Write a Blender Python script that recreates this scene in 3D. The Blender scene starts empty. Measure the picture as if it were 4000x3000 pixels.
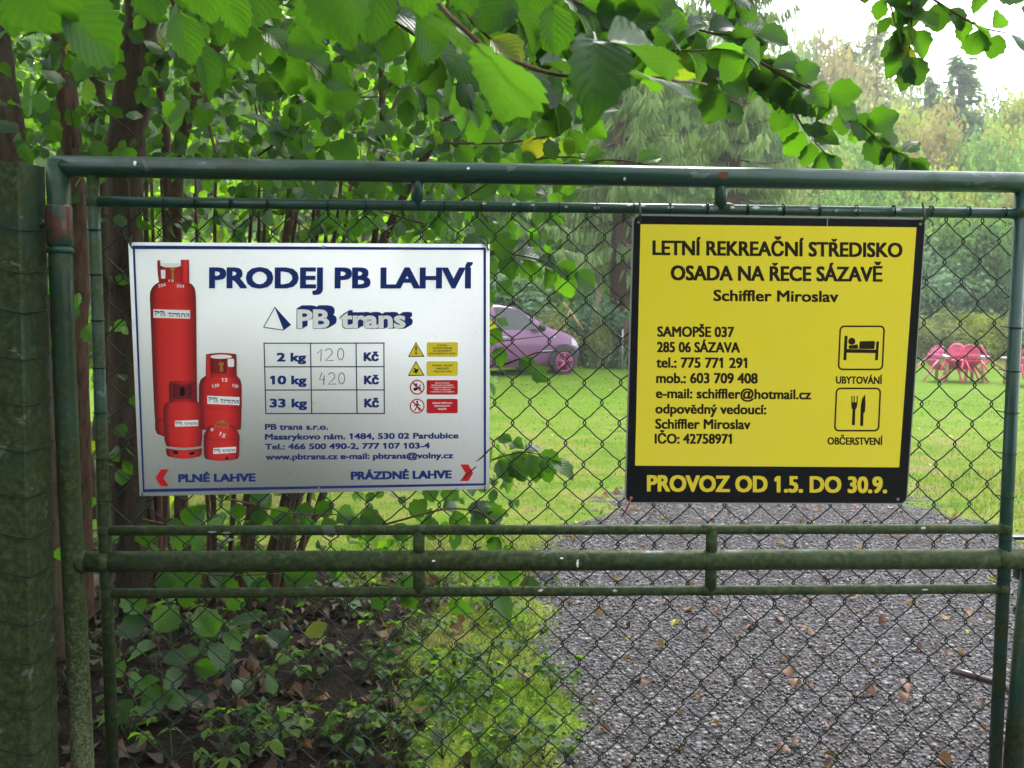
import bpy, math, random
import numpy as np
from mathutils import Matrix, Vector
from math import radians, sin, cos, tan, pi

# ------------------------------------------------------------------ camera, light, exposure
S = bpy.context.scene
COL = S.collection
cam_d = bpy.data.cameras.new("camera")
cam_d.sensor_width = 36.0
cam_d.lens = 3877 / 4000 * 36.0
cam_d.clip_start = 0.05
cam_d.clip_end = 800
cam = bpy.data.objects.new("camera", cam_d)
COL.objects.link(cam)
PITCH, ROLL = radians(4.85), radians(0.4)
CAM = np.array([0, 0, 1.55])
rot = Matrix.Rotation(pi / 2 - PITCH, 3, 'X') @ Matrix.Rotation(ROLL, 3, 'Z')
cam.matrix_world = Matrix.Translation(Vector(CAM)) @ rot.to_4x4()
cam_d.dof.use_dof = True
cam_d.dof.focus_distance = 2.8
cam_d.dof.aperture_fstop = 10.5
S.camera = cam
RM = np.array(rot)
FPX = 3877.0

SUN_EL, SUN_AZ = radians(52), radians(25)      # azimuth measured from +Y towards +X
W = bpy.data.worlds.new("World")
S.world = W
W.use_nodes = True
nt = W.node_tree
nt.nodes.clear()
sky = nt.nodes.new("ShaderNodeTexSky")
sky.sky_type = 'NISHITA'
sky.sun_disc = False
sky.sun_elevation = SUN_EL
sky.sun_rotation = SUN_AZ
sky.dust_density = 4
hs = nt.nodes.new("ShaderNodeHueSaturation")
hs.inputs['Saturation'].default_value = 0.25
mx = nt.nodes.new("ShaderNodeMix")
mx.data_type = 'RGBA'
mx.inputs[0].default_value = 0.72
mx.inputs[7].default_value = (8.6, 9.0, 9.6, 1)
bg = nt.nodes.new("ShaderNodeBackground")
bg.inputs[1].default_value = 0.12
wo = nt.nodes.new("ShaderNodeOutputWorld")
nt.links.new(sky.outputs[0], hs.inputs['Color'])
nt.links.new(hs.outputs[0], mx.inputs[6])
nt.links.new(mx.outputs[2], bg.inputs[0])
nt.links.new(bg.outputs[0], wo.inputs[0])
sd = bpy.data.lights.new("sun", 'SUN')
sd.energy = 1.5
sd.angle = radians(18)
sd.color = (1, 0.96, 0.88)
so = bpy.data.objects.new("sun", sd)
COL.objects.link(so)
sdir = Vector((sin(SUN_AZ) * cos(SUN_EL), cos(SUN_AZ) * cos(SUN_EL), sin(SUN_EL)))
so.rotation_euler = sdir.to_track_quat('Z', 'Y').to_euler()
S.view_settings.view_transform = 'Standard'
S.view_settings.look = 'None'
S.view_settings.gamma = 1
S.view_settings.use_curve_mapping = False
S.view_settings.exposure = 1.95
S.cycles.max_bounces = 6
S.cycles.diffuse_bounces = 4
S.cycles.glossy_bounces = 2
S.cycles.transmission_bounces = 6
S.cycles.transparent_max_bounces = 6
S.cycles.caustics_reflective = False
S.cycles.caustics_refractive = False
S.cycles.sample_clamp_indirect = 5
S.cycles.use_denoising = True

rng = np.random.default_rng(7)
random.seed(7)


# ------------------------------------------------------------------ points seen in the photograph
def ray(px, py):
    return RM @ np.array([(px - 2000) / FPX, (1500 - py) / FPX, -1.0])


def at(px, py, depth):
    d = ray(px, py)
    return CAM + d * (depth / d[1])


YAW = tan(radians(2.3))


def G(px, py, off=0.0):                     # point on the gate's plane (2.75 m away)
    d = ray(px, py)
    return CAM + d * ((2.75 + off) / (d[1] - YAW * d[0]))


def gy(x, off=0.0):
    return 2.75 + off + YAW * x


def proj(P):                                # N,3 -> N,2 and depth
    q = (np.asarray(P) - CAM) @ RM
    return np.stack([2000 + FPX * q[:, 0] / -q[:, 2], 1500 - FPX * q[:, 1] / -q[:, 2]], 1), -q[:, 2]


# ------------------------------------------------------------------ mesh helpers
def np_mesh(name, V, F, smooth=False, attrs=None, mat=None):
    """F: list of int arrays (m,k) or one array"""
    if isinstance(F, np.ndarray):
        F = [F]
    F = [np.asarray(f, dtype=np.int32) for f in F if len(f)]
    me = bpy.data.meshes.new(name)
    V = np.asarray(V, dtype=np.float32)
    me.vertices.add(len(V))
    me.vertices.foreach_set("co", V.ravel())
    nl = sum(f.size for f in F)
    npol = sum(len(f) for f in F)
    me.loops.add(nl)
    me.loops.foreach_set("vertex_index", np.concatenate([f.ravel() for f in F]))
    me.polygons.add(npol)
    tot = np.concatenate([np.full(len(f), f.shape[1], dtype=np.int32) for f in F])
    me.polygons.foreach_set("loop_start", np.concatenate([[0], np.cumsum(tot)[:-1]]).astype(np.int32))
    if smooth:
        me.polygons.foreach_set("use_smooth", np.ones(npol, dtype=bool))
    for k, a in (attrs or {}).items():
        a = np.asarray(a, dtype=np.float32)
        if a.ndim == 2:
            at_ = me.attributes.new(k, 'FLOAT_VECTOR', 'POINT')
            at_.data.foreach_set("vector", a.ravel())
        else:
            at_ = me.attributes.new(k, 'FLOAT', 'POINT')
            at_.data.foreach_set("value", a)
    me.update(calc_edges=True)
    if mat:
        me.materials.append(mat)
    return me


def link(name, data, parent=None, world=True):
    o = bpy.data.objects.new(name, data)
    COL.objects.link(o)
    if parent is not None:
        o.parent = parent
        if world:
            m = parent.matrix_basis.copy()
            pp = parent.parent
            while pp is not None:
                m = pp.matrix_basis @ parent.matrix_parent_inverse @ m
                pp = None
            o.matrix_parent_inverse = m.inverted()
    return o


def tag(o, label=None, cat=None, group=None, kind=None):
    if label: o['label'] = label
    if cat: o['category'] = cat
    if group: o['group'] = group
    if kind: o['kind'] = kind
    return o


def thing(name, label, cat, loc=(0, 0, 0), group=None):
    o = bpy.data.objects.new(name, None)
    o.empty_display_size = 0.1
    COL.objects.link(o)
    o.location = loc
    return tag(o, label, cat, group)


class MB:
    def __init__(s):
        s.V = []
        s.F3 = []
        s.F4 = []
        s.n = 0

    def add(s, V, F):
        V = np.asarray(V, float)
        F = np.asarray(F)
        s.V.append(V)
        (s.F3 if F.shape[1] == 3 else s.F4).append(F + s.n)
        s.n += len(V)
        return s

    def tube(s, pts, rad, n=8, cap=True):
        P = np.asarray(pts, float)
        m = len(P)
        rad = np.broadcast_to(np.asarray(rad, float), (m,))
        T = np.gradient(P, axis=0)
        T /= np.linalg.norm(T, axis=1)[:, None] + 1e-12
        up = np.array([0, 0, 1.0]) if abs(T[0][2]) < .9 else np.array([1.0, 0, 0])
        a = np.cross(T[0], up)
        a /= np.linalg.norm(a)
        A = []
        for t in T:
            a = a - t * np.dot(a, t)
            a /= np.linalg.norm(a) + 1e-12
            A.append(a)
        A = np.array(A)
        B = np.cross(T, A)
        th = np.arange(n) * 2 * pi / n
        R = P[:, None] + rad[:, None, None] * (A[:, None] * np.cos(th)[None, :, None] + B[:, None] * np.sin(th)[None, :, None])
        i = np.arange(m - 1)[:, None] * n
        j = np.arange(n)[None]
        j2 = (j + 1) % n
        F = np.stack([i + j, i + j2, i + n + j2, i + n + j], -1).reshape(-1, 4)
        base = s.n
        s.add(R.reshape(-1, 3), F)
        if cap:
            c = len(s.V)
            s.add(P[[0, -1]], np.zeros((0, 3), int))
            c0 = s.n - 2
            f = []
            for k in range(n):
                f.append((c0, base + (k + 1) % n, base + k))
                f.append((c0 + 1, base + (m - 1) * n + k, base + (m - 1) * n + (k + 1) % n))
            s.F3.append(np.array(f))
        return s

    def box(s, c, h, M=None):
        c = np.asarray(c, float)
        v = np.array([[x, y, z] for x in (-1, 1) for y in (-1, 1) for z in (-1, 1)], float) * np.asarray(h, float)
        if M is not None:
            v = v @ np.asarray(M).T
        f = [(0, 1, 3, 2), (4, 6, 7, 5), (0, 4, 5, 1), (2, 3, 7, 6), (0, 2, 6, 4), (1, 5, 7, 3)]
        return s.add(v + c, np.array(f))

    def mesh(s, name, mat, smooth=False, attrs=None):
        F = []
        if s.F4: F.append(np.concatenate(s.F4))
        if s.F3: F.append(np.concatenate(s.F3))
        return np_mesh(name, np.concatenate(s.V), F, smooth, attrs, mat)

    def build(s, name, mat, parent=None, smooth=False, world=True, bevel=0):
        o = link(name, s.mesh(name, mat, smooth), parent, world)
        if bevel:
            b = o.modifiers.new("bevel", 'BEVEL')
            b.width = bevel
            b.segments = 2
        return o


def merge_inst(V, F, M, attr=None, tint=None):
    """template V,F placed by N 4x4 matrices; returns V,F,attrvec"""
    N = len(M)
    n = len(V)
    Vh = np.concatenate([V, np.ones((n, 1))], 1)
    out = np.einsum('kij,nj->kni', M[:, :3, :], Vh).reshape(-1, 3)
    Fo = (F[None] + (np.arange(N) * n)[:, None, None]).reshape(-1, F.shape[1])
    A = None
    if attr is not None:
        A = np.tile(attr, (N, 1))
        A[:, 2] = np.repeat(tint, n)
    return out, Fo, A


def frames(P, D, Nn, sc, wsc=None):
    """matrices from positions, axis directions (leaf +Y), normals (+Z), scale"""
    D = D / (np.linalg.norm(D, axis=1)[:, None] + 1e-9)
    Nn = Nn - D * (Nn * D).sum(1)[:, None]
    Nn /= (np.linalg.norm(Nn, axis=1)[:, None] + 1e-9)
    X = np.cross(D, Nn)
    M = np.zeros((len(P), 4, 4))
    w = sc if wsc is None else wsc
    M[:, :3, 0] = X * w[:, None]
    M[:, :3, 1] = D * sc[:, None]
    M[:, :3, 2] = Nn * sc[:, None]
    M[:, :3, 3] = P
    M[:, 3, 3] = 1
    return M


def rnd(n, a=0.0, b=1.0):
    return rng.uniform(a, b, n)


def rdir(n):
    v = rng.normal(size=(n, 3))
    return v / np.linalg.norm(v, axis=1)[:, None]


# ------------------------------------------------------------------ materials
def new_mat(name):
    m = bpy.data.materials.new(name)
    m.use_nodes = True
    t = m.node_tree
    t.nodes.clear()
    o = t.nodes.new("ShaderNodeOutputMaterial")
    return m, t, o


def nd(t, kind, **kw):
    n = t.nodes.new("ShaderNode" + kind)
    for k, v in kw.items():
        if k in n.inputs.keys():
            n.inputs[k].default_value = v
        else:
            setattr(n, k, v)
    return n


def L(t, a, b):
    t.links.new(a, b)


def ramp(t, src, stops, interp='LINEAR'):
    r = nd(t, "ValToRGB")
    r.color_ramp.interpolation = interp
    el = r.color_ramp.elements
    el[0].position = stops[0][0]
    el[0].color = (*stops[0][1], 1)
    el[1].position = stops[-1][0]
    el[1].color = (*stops[-1][1], 1)
    for p, c in stops[1:-1]:
        e = el.new(p)
        e.color = (*c, 1)
    L(t, src, r.inputs[0])
    return r.outputs[0]


def mixc(t, fac, a, b, mode='MIX'):
    m = nd(t, "Mix", data_type='RGBA', blend_type=mode)
    for v, s in ((fac, m.inputs[0]), (a, m.inputs[6]), (b, m.inputs[7])):
        if hasattr(v, 'is_output'):
            L(t, v, s)
        elif isinstance(v, (int, float)):
            s.default_value = v
        else:
            s.default_value = (*v, 1)
    return m.outputs[2]


def mth(t, op, a, b=None, c=None, clamp=False):
    m = nd(t, "Math", operation=op, use_clamp=clamp)
    for i, v in enumerate((a, b, c)):
        if v is None: continue
        if hasattr(v, 'is_output'):
            L(t, v, m.inputs[i])
        else:
            m.inputs[i].default_value = v
    return m.outputs[0]


def noise(t, scale, detail=4, vec=None, rough=.5, dist=0.0):
    n = nd(t, "TexNoise", Scale=scale, Detail=detail, Roughness=rough, Distortion=dist)
    if vec is not None: L(t, vec, n.inputs['Vector'])
    return n.outputs[0]


def pos(t):
    return nd(t, "NewGeometry").outputs['Position']


def objc(t):
    return nd(t, "TexCoord").outputs['Object']


def bump(t, h, strength=.3, dist=.01):
    b = nd(t, "Bump", Strength=strength, Distance=dist)
    L(t, h, b.inputs['Height'])
    return b.outputs[0]


def pbsdf(t, o, color, rough=.6, spec=.4, normal=None, metal=0.0, **kw):
    p = nd(t, "BsdfPrincipled", Metallic=metal)
    p.inputs['Specular IOR Level'].default_value = spec
    for v, s in ((color, p.inputs['Base Color']), (rough, p.inputs['Roughness'])):
        if hasattr(v, 'is_output'):
            L(t, v, s)
        elif isinstance(v, (int, float)):
            s.default_value = v
        else:
            s.default_value = (*v, 1)
    if normal is not None: L(t, normal, p.inputs['Normal'])
    for k, v in kw.items(): p.inputs[k].default_value = v
    if o is not None: L(t, p.outputs[0], o.inputs[0])
    return p


def plain(name, color, rough=.6, spec=.4, var=.12, scale=20.0, metal=0.0, bmp=0.1, **kw):
    m, t, o = new_mat(name)
    n = noise(t, scale, 4, objc(t))
    c = mixc(t, n, tuple(x * (1 - var) for x in color), tuple(min(1, x * (1 + var)) for x in color))
    pbsdf(t, o, c, rough, spec, bump(t, n, bmp, .003) if bmp else None, metal, **kw)
    return m


def leaf_mat(name, cols, trans, tmix=.42, rough=.42, vein=True, spec=.35, yellow=0.02, far=False):
    """cols: list of base colours picked by each leaf's random; trans: colour of light passing through"""
    m, t, o = new_mat(name)
    a = nd(t, "Attribute", attribute_name="luv")
    sep = nd(t, "SeparateXYZ")
    L(t, a.outputs['Vector'], sep.inputs[0])
    u, v, tint = sep.outputs
    ob = nd(t, "ObjectInfo").outputs['Random']
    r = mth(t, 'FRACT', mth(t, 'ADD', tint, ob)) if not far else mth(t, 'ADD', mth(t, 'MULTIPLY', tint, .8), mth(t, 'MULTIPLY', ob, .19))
    k = len(cols)
    st = [(i / (k - 1) * (1 - yellow * 2), c) for i, c in enumerate(cols)]
    if yellow:
        st += [(1 - yellow, cols[-1]), (1.0, (.30, .20, .03))]
    c = ramp(t, r, st)
    n = noise(t, 40, 3, pos(t))
    c = mixc(t, mth(t, 'MULTIPLY', n, .5), c, mixc(t, 1.0, c, (.55, .6, .5), 'MULTIPLY'))
    nrm = None
    if vein:
        av = mth(t, 'ABSOLUTE', v)
        ph = mth(t, 'SUBTRACT', mth(t, 'MULTIPLY', u, 7.0), mth(t, 'MULTIPLY', av, 2.9))
        fr = mth(t, 'ABSOLUTE', mth(t, 'SUBTRACT', mth(t, 'FRACT', ph), .5))
        side = mth(t, 'SUBTRACT', 1.0, mth(t, 'MULTIPLY', fr, 9.0), clamp=True)
        mid = mth(t, 'SUBTRACT', 1.0, mth(t, 'MULTIPLY', av, 22.0), clamp=True)
        vm = mth(t, 'MAXIMUM', side, mid)
        c = mixc(t, mth(t, 'MULTIPLY', vm, .22), c, (.07, .12, .035))
        nrm = bump(t, mth(t, 'SUBTRACT', fr, mth(t, 'MULTIPLY', mid, .5)), .28, .005)
    back = nd(t, "NewGeometry").outputs['Backfacing']
    c = mixc(t, mth(t, 'MULTIPLY', back, .3), c, (.06, .10, .04))
    p = pbsdf(t, None, c, rough, spec, nrm)
    tr = nd(t, "BsdfTranslucent")
    tc = mixc(t, .5, mixc(t, 1.0, c, (2.6, 3.0, 1.0), 'MULTIPLY'), trans)
    L(t, tc, tr.inputs[0])
    if nrm is not None: L(t, nrm, tr.inputs['Normal'])
    ms = nd(t, "MixShader", Fac=tmix)
    if not far: L(t, mth(t, 'ADD', mth(t, 'MULTIPLY', r, .30), tmix - .16), ms.inputs[0])
    L(t, p.outputs[0], ms.inputs[1])
    L(t, tr.outputs[0], ms.inputs[2])
    L(t, ms.outputs[0], o.inputs[0])
    return m


def paint_mat(name, algae_hi=.25, chips=.5, rust=.0, lichen=.0):
    """old green gloss paint with algae film, grey chips; algae grows towards the foot"""
    m, t, o = new_mat(name)
    p = pos(t)
    sx = nd(t, "SeparateXYZ")
    L(t, p, sx.inputs[0])
    z = sx.outputs[2]
    low = mth(t, 'MULTIPLY', mth(t, 'SUBTRACT', 1.35, z), .42, clamp=True)
    n1 = noise(t, 9, 6, p, .62)
    n2 = noise(t, 55, 5, p, .65)
    n3 = noise(t, 16, 5, p, .55, .6)
    base = ramp(t, noise(t, 5, 4, p), [(.3, (.005, .026, .017)), (.5, (.008, .044, .031)), (.75, (.008, .036, .038))])
    f = mth(t, 'ADD', mth(t, 'MULTIPLY', n1, 1.15), mth(t, 'SUBTRACT', mth(t, 'MULTIPLY', n2, .5), .22))
    f = mth(t, 'ADD', f, mth(t, 'SUBTRACT', low, .42 - algae_hi * .55))
    am = ramp(t, f, [(.30, (0, 0, 0)), (.62, (.85, .85, .85))])
    alg = ramp(t, n2, [(.3, (.010, .016, .006)), (.5, (.030, .042, .012)), (.72, (.080, .086, .032))])
    c = mixc(t, am, base, alg)
    pale = ramp(t, mth(t, 'ADD', mth(t, 'MULTIPLY', noise(t, 120, 3, p), .6), mth(t, 'MULTIPLY', low, .5 + lichen)),
                [(.56, (0, 0, 0)), (.74, (.5 + lichen, .5 + lichen, .5 + lichen))])
    c = mixc(t, pale, c, (.15, .16, .085))
    cm = ramp(t, n3, [(.66 - .02 * chips, (0, 0, 0)), (.675 - .02 * chips, (chips, chips, chips))])
    c = mixc(t, cm, c, (.12, .135, .12))
    if rust:
        rm = ramp(t, noise(t, 14, 5, p, .6), [(.56 - rust * .2, (0, 0, 0)), (.62 - rust * .2, (1, 1, 1))])
        c = mixc(t, rm, c, ramp(t, n2, [(.3, (.05, .018, .014)), (.7, (.13, .055, .045))]))
    ro = mth(t, 'ADD', mth(t, 'MULTIPLY', am, .35), .28)
    h = mth(t, 'ADD', mth(t, 'MULTIPLY', n2, .6), mth(t, 'MULTIPLY', n3, .5))
    pb = pbsdf(t, o, c, ro, .3, bump(t, h, .35, .003))
    L(t, mth(t, 'SUBTRACT', .34, mth(t, 'MULTIPLY', am, .26)), pb.inputs['Specular IOR Level'])
    return m


def bark_mat(name, c0, c1, moss=.2, sc=1.0):
    m, t, o = new_mat(name)
    p = pos(t)
    mp = nd(t, "Mapping")
    mp.inputs['Scale'].default_value = (30 * sc, 30 * sc, 7 * sc)
    L(t, p, mp.inputs[0])
    n = noise(t, 1.0, 7, mp.outputs[0], .65)
    c = ramp(t, n, [(.3, c0), (.7, c1)])
    mm = ramp(t, noise(t, 6, 4, p), [(.62 - moss * .3, (0, 0, 0)), (.72 - moss * .3, (.6, .6, .6))])
    c = mixc(t, mm, c, (.045, .06, .018))
    pbsdf(t, o, c, .85, .2, bump(t, n, .8, .012))
    return m


M = {}
M['paint'] = paint_mat("old_green_paint", .18, .55)
M['paint_mossy'] = paint_mat("mossy_green_paint", .55, .45)
M['paint_lichen'] = paint_mat("lichen_covered_paint", .5, .4, 0, .3)
M['paint_rust'] = paint_mat("rusted_green_paint", .15, .5, .45)
M['paint_post'] = paint_mat("mossy_post_paint", .75, .7)
M['paint_dark'] = paint_mat("dark_green_paint", -.2, .2)
M['wire'] = plain("green_coated_wire", (.003, .014, .008), .5, .2, .3, 60)
M['bark'] = bark_mat("brown_bark", (.022, .014, .009), (.085, .055, .036), .25)
M['bark_red'] = bark_mat("reddish_bark", (.04, .019, .012), (.13, .072, .048), .05, 1.6)
M['bark_grey'] = bark_mat("grey_bark", (.06, .045, .035), (.2, .15, .12), .2, .6)
M['leaf'] = leaf_mat("hazel_leaf", [(.006, .028, .009), (.010, .044, .009), (.020, .070, .008), (.045, .115, .010)], (.14, .35, .006), .44, spec=.28)
M['leaf_near'] = leaf_mat("hazel_leaf_near", [(.010, .040, .014), (.016, .056, .012), (.024, .070, .010)], (.11, .28, .006), .42, yellow=0, spec=.2)
M['leaf_far'] = leaf_mat("bright_shrub_leaf", [(.024, .075, .008), (.038, .105, .010), (.06, .14, .014)], (.34, .62, .015), .58, vein=False)  # backlight put into the colours, brighter than the shaded hazel leaf
M['elder'] = leaf_mat("ground_plant_leaf", [(.010, .034, .009), (.024, .064, .010), (.075, .14, .018)], (.22, .42, .015), .4, rough=.5, spec=.2)
M['grass'] = leaf_mat("grass_blade", [(.035, .090, .006), (.065, .135, .009), (.11, .165, .018), (.18, .16, .06)], (.20, .34, .02), .32, vein=False, rough=.7, yellow=.03, spec=.08)
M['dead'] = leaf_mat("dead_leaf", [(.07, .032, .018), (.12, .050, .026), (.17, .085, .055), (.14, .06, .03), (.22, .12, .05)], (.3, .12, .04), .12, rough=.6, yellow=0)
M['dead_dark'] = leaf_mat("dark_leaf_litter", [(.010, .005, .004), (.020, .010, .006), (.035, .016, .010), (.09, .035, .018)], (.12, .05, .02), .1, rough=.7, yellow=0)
M['yleaf'] = leaf_mat("yellow_leaf", [(.35, .25, .05), (.45, .38, .12)], (.5, .4, .05), .3, yellow=0)
M['white_metal'] = plain("white_sign_face", (.70, .71, .73), .32, .5, .02, 5, bmp=0)
M['blue'] = plain("blue_print", (.010, .030, .17), .42, .2, .05, 30, bmp=0)
M['navy'] = plain("navy_line", (.018, .022, .07), .35, .5, .05, 30, bmp=0)
M['white'] = plain("white_print", (.84, .84, .86), .35, .5, .02, 30, bmp=0)
M['yellow'] = plain("yellow_sign_face", (.60, .48, .012), .33, .5, .03, 4, bmp=0)
M['yprint'] = plain("yellow_print", (.74, .58, .03), .35, .5, .03, 30, bmp=0)
M['black'] = plain("black_print", (.006, .006, .008), .45, .15, .1, 30, bmp=0)
M['brown_black'] = plain("brown_black_print", (.016, .010, .006), .45, .15, .1, 30, bmp=0)
M['red'] = plain("red_print", (.52, .010, .015), .4, .25, .04, 30, bmp=0)
M['pencil'] = plain("marker_ink", (.05, .05, .055), .5, .3, .1, 30, bmp=0)
M['brass'] = plain("printed_brass", (.32, .18, .05), .4, .5, .3, 200, bmp=0)
M['alu'] = plain("grey_metal_edge", (.35, .36, .36), .35, .5, .15, 60, metal=.6)
M['rusty'] = plain("rusty_iron", (.11, .045, .025), .8, .3, .4, 90, bmp=.5)
M['lever'] = plain("worn_steel_bar", (.10, .075, .08), .3, .6, .3, 60, metal=.5)
M['plastic_black'] = plain("black_plastic", (.012, .012, .013), .35, .5, .2, 40)
M['tie'] = plain("red_cord", (.35, .02, .02), .6, .3, .2, 90)
M['pink'] = plain("faded_pink_plastic", (.50, .03, .11), .45, .3, .15, 6, bmp=.02)
M['pink_pale'] = plain("pale_pink_plastic", (.60, .11, .24), .45, .3, .15, 6, bmp=.02)
M['table_white'] = plain("white_table_plastic", (.62, .60, .66), .4, .5, .05, 8)
M['wood'] = plain("light_wood", (.38, .25, .12), .7, .3, .2, 14, bmp=.2)
M['bluecloth'] = plain("blue_fabric", (.04, .07, .38), .8, .2, .2, 20, bmp=.2)
M['stone'] = None


def stone_mat():
    m, t, o = new_mat("gravel_stone")
    a = nd(t, "Attribute", attribute_name="luv")
    sep = nd(t, "SeparateXYZ")
    L(t, a.outputs['Vector'], sep.inputs[0])
    c = ramp(t, sep.outputs[2], [(0, (.048, .046, .047)), (.35, (.075, .073, .075)), (.65, (.105, .102, .105)), (.82, (.115, .098, .088)), (.95, (.17, .168, .17)), (1, (.27, .265, .26))])
    n = noise(t, 150, 4, pos(t))
    c = mixc(t, n, mixc(t, 1.0, c, (.6, .6, .6), 'MULTIPLY'), c)
    pbsdf(t, o, c, .55, .4, bump(t, n, .2, .002))
    return m


M['stone'] = stone_mat()


def car_paint():
    m, t, o = new_mat("purple_car_paint")
    n = noise(t, 600, 2, objc(t))
    c = mixc(t, n, (.12, .042, .115), (.17, .06, .155))
    pbsdf(t, o, c, .3, .4, None, 0, **{'Coat Weight': .35, 'Coat Roughness': .08})
    return m


M['car'] = car_paint()
M['tyre'] = plain("tyre_rubber", (.022, .021, .024), .75, .3, .2, 40)
M['rimpink'] = plain("pink_rim", (.62, .06, .25), .35, .5, .1, 10)
M['rimdark'] = plain("dark_rim", (.03, .03, .035), .4, .5, .1, 10)
M['glass'] = plain("dark_car_glass", (.006, .010, .010), .08, .6, .1, 3, bmp=0)
M['lamp'] = plain("clear_lamp_glass", (.35, .35, .38), .1, .8, .1, 30, bmp=0)


def ground_mat():
    m, t, o = new_mat("ground_cover")
    p = pos(t)
    def att(n):
        return nd(t, "Attribute", attribute_name=n).outputs['Fac']
    gr, sl = att("gravel"), att("soil")
    nn = noise(t, 3.5, 6, p, .65)
    n2 = noise(t, 22, 5, p, .6)
    grass = ramp(t, noise(t, 1.5, 8, p, .75), [(.3, (.050, .110, .006)), (.44, (.080, .145, .010)), (.54, (.14, .160, .030)), (.64, (.17, .13, .065))])
    sy_ = nd(t, "SeparateXYZ")
    L(t, p, sy_.inputs[0])
    farm = mth(t, 'MULTIPLY', mth(t, 'SUBTRACT', sy_.outputs[1], 10.0), .2, clamp=True)
    grass = mixc(t, mth(t, 'MULTIPLY', farm, .55), grass, (.080, .185, .005))
    grass = mixc(t, mth(t, 'MULTIPLY', n2, .5), grass, mixc(t, 1.0, grass, (.6, .62, .5), 'MULTIPLY'))
    soil = ramp(t, noise(t, 30, 6, p, .7), [(.3, (.003, .002, .0015)), (.6, (.009, .0055, .0035)), (.8, (.024, .013, .008))])  # darkened soil: the hazel's shade is put into its colour
    vo = nd(t, "TexVoronoi", Scale=48.0, Randomness=1.0)
    L(t, p, vo.inputs['Vector'])
    sepc = nd(t, "SeparateColor")
    L(t, vo.outputs['Color'], sepc.inputs[0])
    st = ramp(t, sepc.outputs[0], [(0, (.050, .048, .056)), (.5, (.10, .095, .11)), (.85, (.15, .135, .14)), (1, (.26, .25, .26))])
    edge = ramp(t, vo.outputs['Distance'], [(.25, (1, 1, 1)), (.62, (.34, .33, .33))])
    st = mixc(t, 1.0, st, edge, 'MULTIPLY')
    e = mth(t, 'MULTIPLY', mth(t, 'SUBTRACT', nn, .5), 1.7)
    gf = ramp(t, mth(t, 'ADD', gr, e), [(.42, (0, 0, 0)), (.55, (1, 1, 1))])
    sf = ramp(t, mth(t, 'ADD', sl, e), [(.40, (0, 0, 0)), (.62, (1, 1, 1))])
    st = mixc(t, ramp(t, noise(t, 2.2, 5, p, .6), [(.52, (0, 0, 0)), (.72, (.6, .6, .6))]), st, (.040, .028, .020))
    c = mixc(t, gf, grass, st)
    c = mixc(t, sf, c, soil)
    h = mth(t, 'ADD', mth(t, 'MULTIPLY', vo.outputs['Distance'], -.8), mth(t, 'MULTIPLY', n2, .7))
    pbsdf(t, o, c, .9, .06, bump(t, h, .6, .02))
    return m


M['ground'] = ground_mat()


# ------------------------------------------------------------------ terrain
def hz(x, y):
    x = np.asarray(x, float)
    y = np.asarray(y, float)
    st = 26 + 8 * np.clip((x - 2) / 6, 0, 1)
    hill = np.where(y > st, .12 * (y - st) * np.clip((y - st) / 20, 0, 1), 0)
    hill = np.minimum(hill, 9.5 + .01 * (y - 26))
    sm = lambda q: q * q * (3 - 2 * q)
    hill = hill - .64 * sm(np.clip((x - 3.5) / 6, 0, 1)) * sm(np.clip((y - 11) / 13, 0, 1)) * (1 - sm(np.clip((y - 28) / 6, 0, 1)))
    und = .02 * np.sin(x * 1.3 + 1) * np.sin(y * .9)
    bank = .06 * np.clip((-.3 - x) / .8, 0, 1) * np.clip((6 - y) / 2, 0, 1)
    back = .12 * np.clip((-6 - y), 0, 12)
    return hill + und + bank + back


def drive_mask(x, y):
    le = .17 + .04 * np.sin(y * 2.1) + .05 * np.sin(y * 5.3 + 1) + np.clip(y - 6.2, 0, None) * .45
    ri = 3.40 + .10 * np.sin(y * 1.7) + .06 * np.sin(y * 4.9) - np.clip(y - 6.8, 0, None) * .2
    w = .26 + np.clip(y - 6, 0, 5) * .32
    g = np.clip((x - le) / w + .5, 0, 1) * np.clip((ri - x) / w + .5, 0, 1)
    g *= np.clip((10.6 - y + .5 * np.sin(x * 3.1)) / 3.6, 0, 1)
    return np.where(y < 3.0, np.maximum(g, np.clip((3.4 - np.abs(x - .3)) / 1 + .5, 0, 1)), g)


def soil_mask(x, y):
    s = np.clip((-.36 - x + .07 * np.sin(y * 2.7)) / .45 + .5, 0, 1) * np.clip((6.0 - y + .5 * np.sin(x * 2)) / 1.0 + .5, 0, 1) * np.clip((x + 12) / 2, 0, 1)
    return s * np.clip((y - 2.2) / .5, 0, 1)


xs = np.concatenate([np.linspace(-400, -30, 12)[:-1], np.linspace(-30, -6, 25)[:-1], np.linspace(-6, 8, 150)[:-1], np.linspace(8, 40, 33)[:-1], np.linspace(40, 400, 12)])
ys = np.concatenate([np.linspace(-300, -8, 12)[:-1], np.linspace(-8, 2, 14)[:-1], np.linspace(2, 14, 130)[:-1], np.linspace(14, 30, 50)[:-1], np.linspace(30, 110, 45)[:-1], np.linspace(110, 420, 14)])
X, Y = np.meshgrid(xs, ys)
Z = hz(X, Y)
V = np.stack([X.ravel(), Y.ravel(), Z.ravel()], 1)
nx, ny = len(xs), len(ys)
ii = (np.arange(ny - 1)[:, None] * nx + np.arange(nx - 1)[None]).ravel()
F = np.stack([ii, ii + 1, ii + 1 + nx, ii + nx], 1)
me = np_mesh("ground", V, F, True, {"gravel": drive_mask(X, Y).ravel(), "soil": soil_mask(X, Y).ravel()}, M['ground'])
tag(link("ground", me), "ground of lawn, gravel drive and bare soil", kind='structure')


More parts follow.
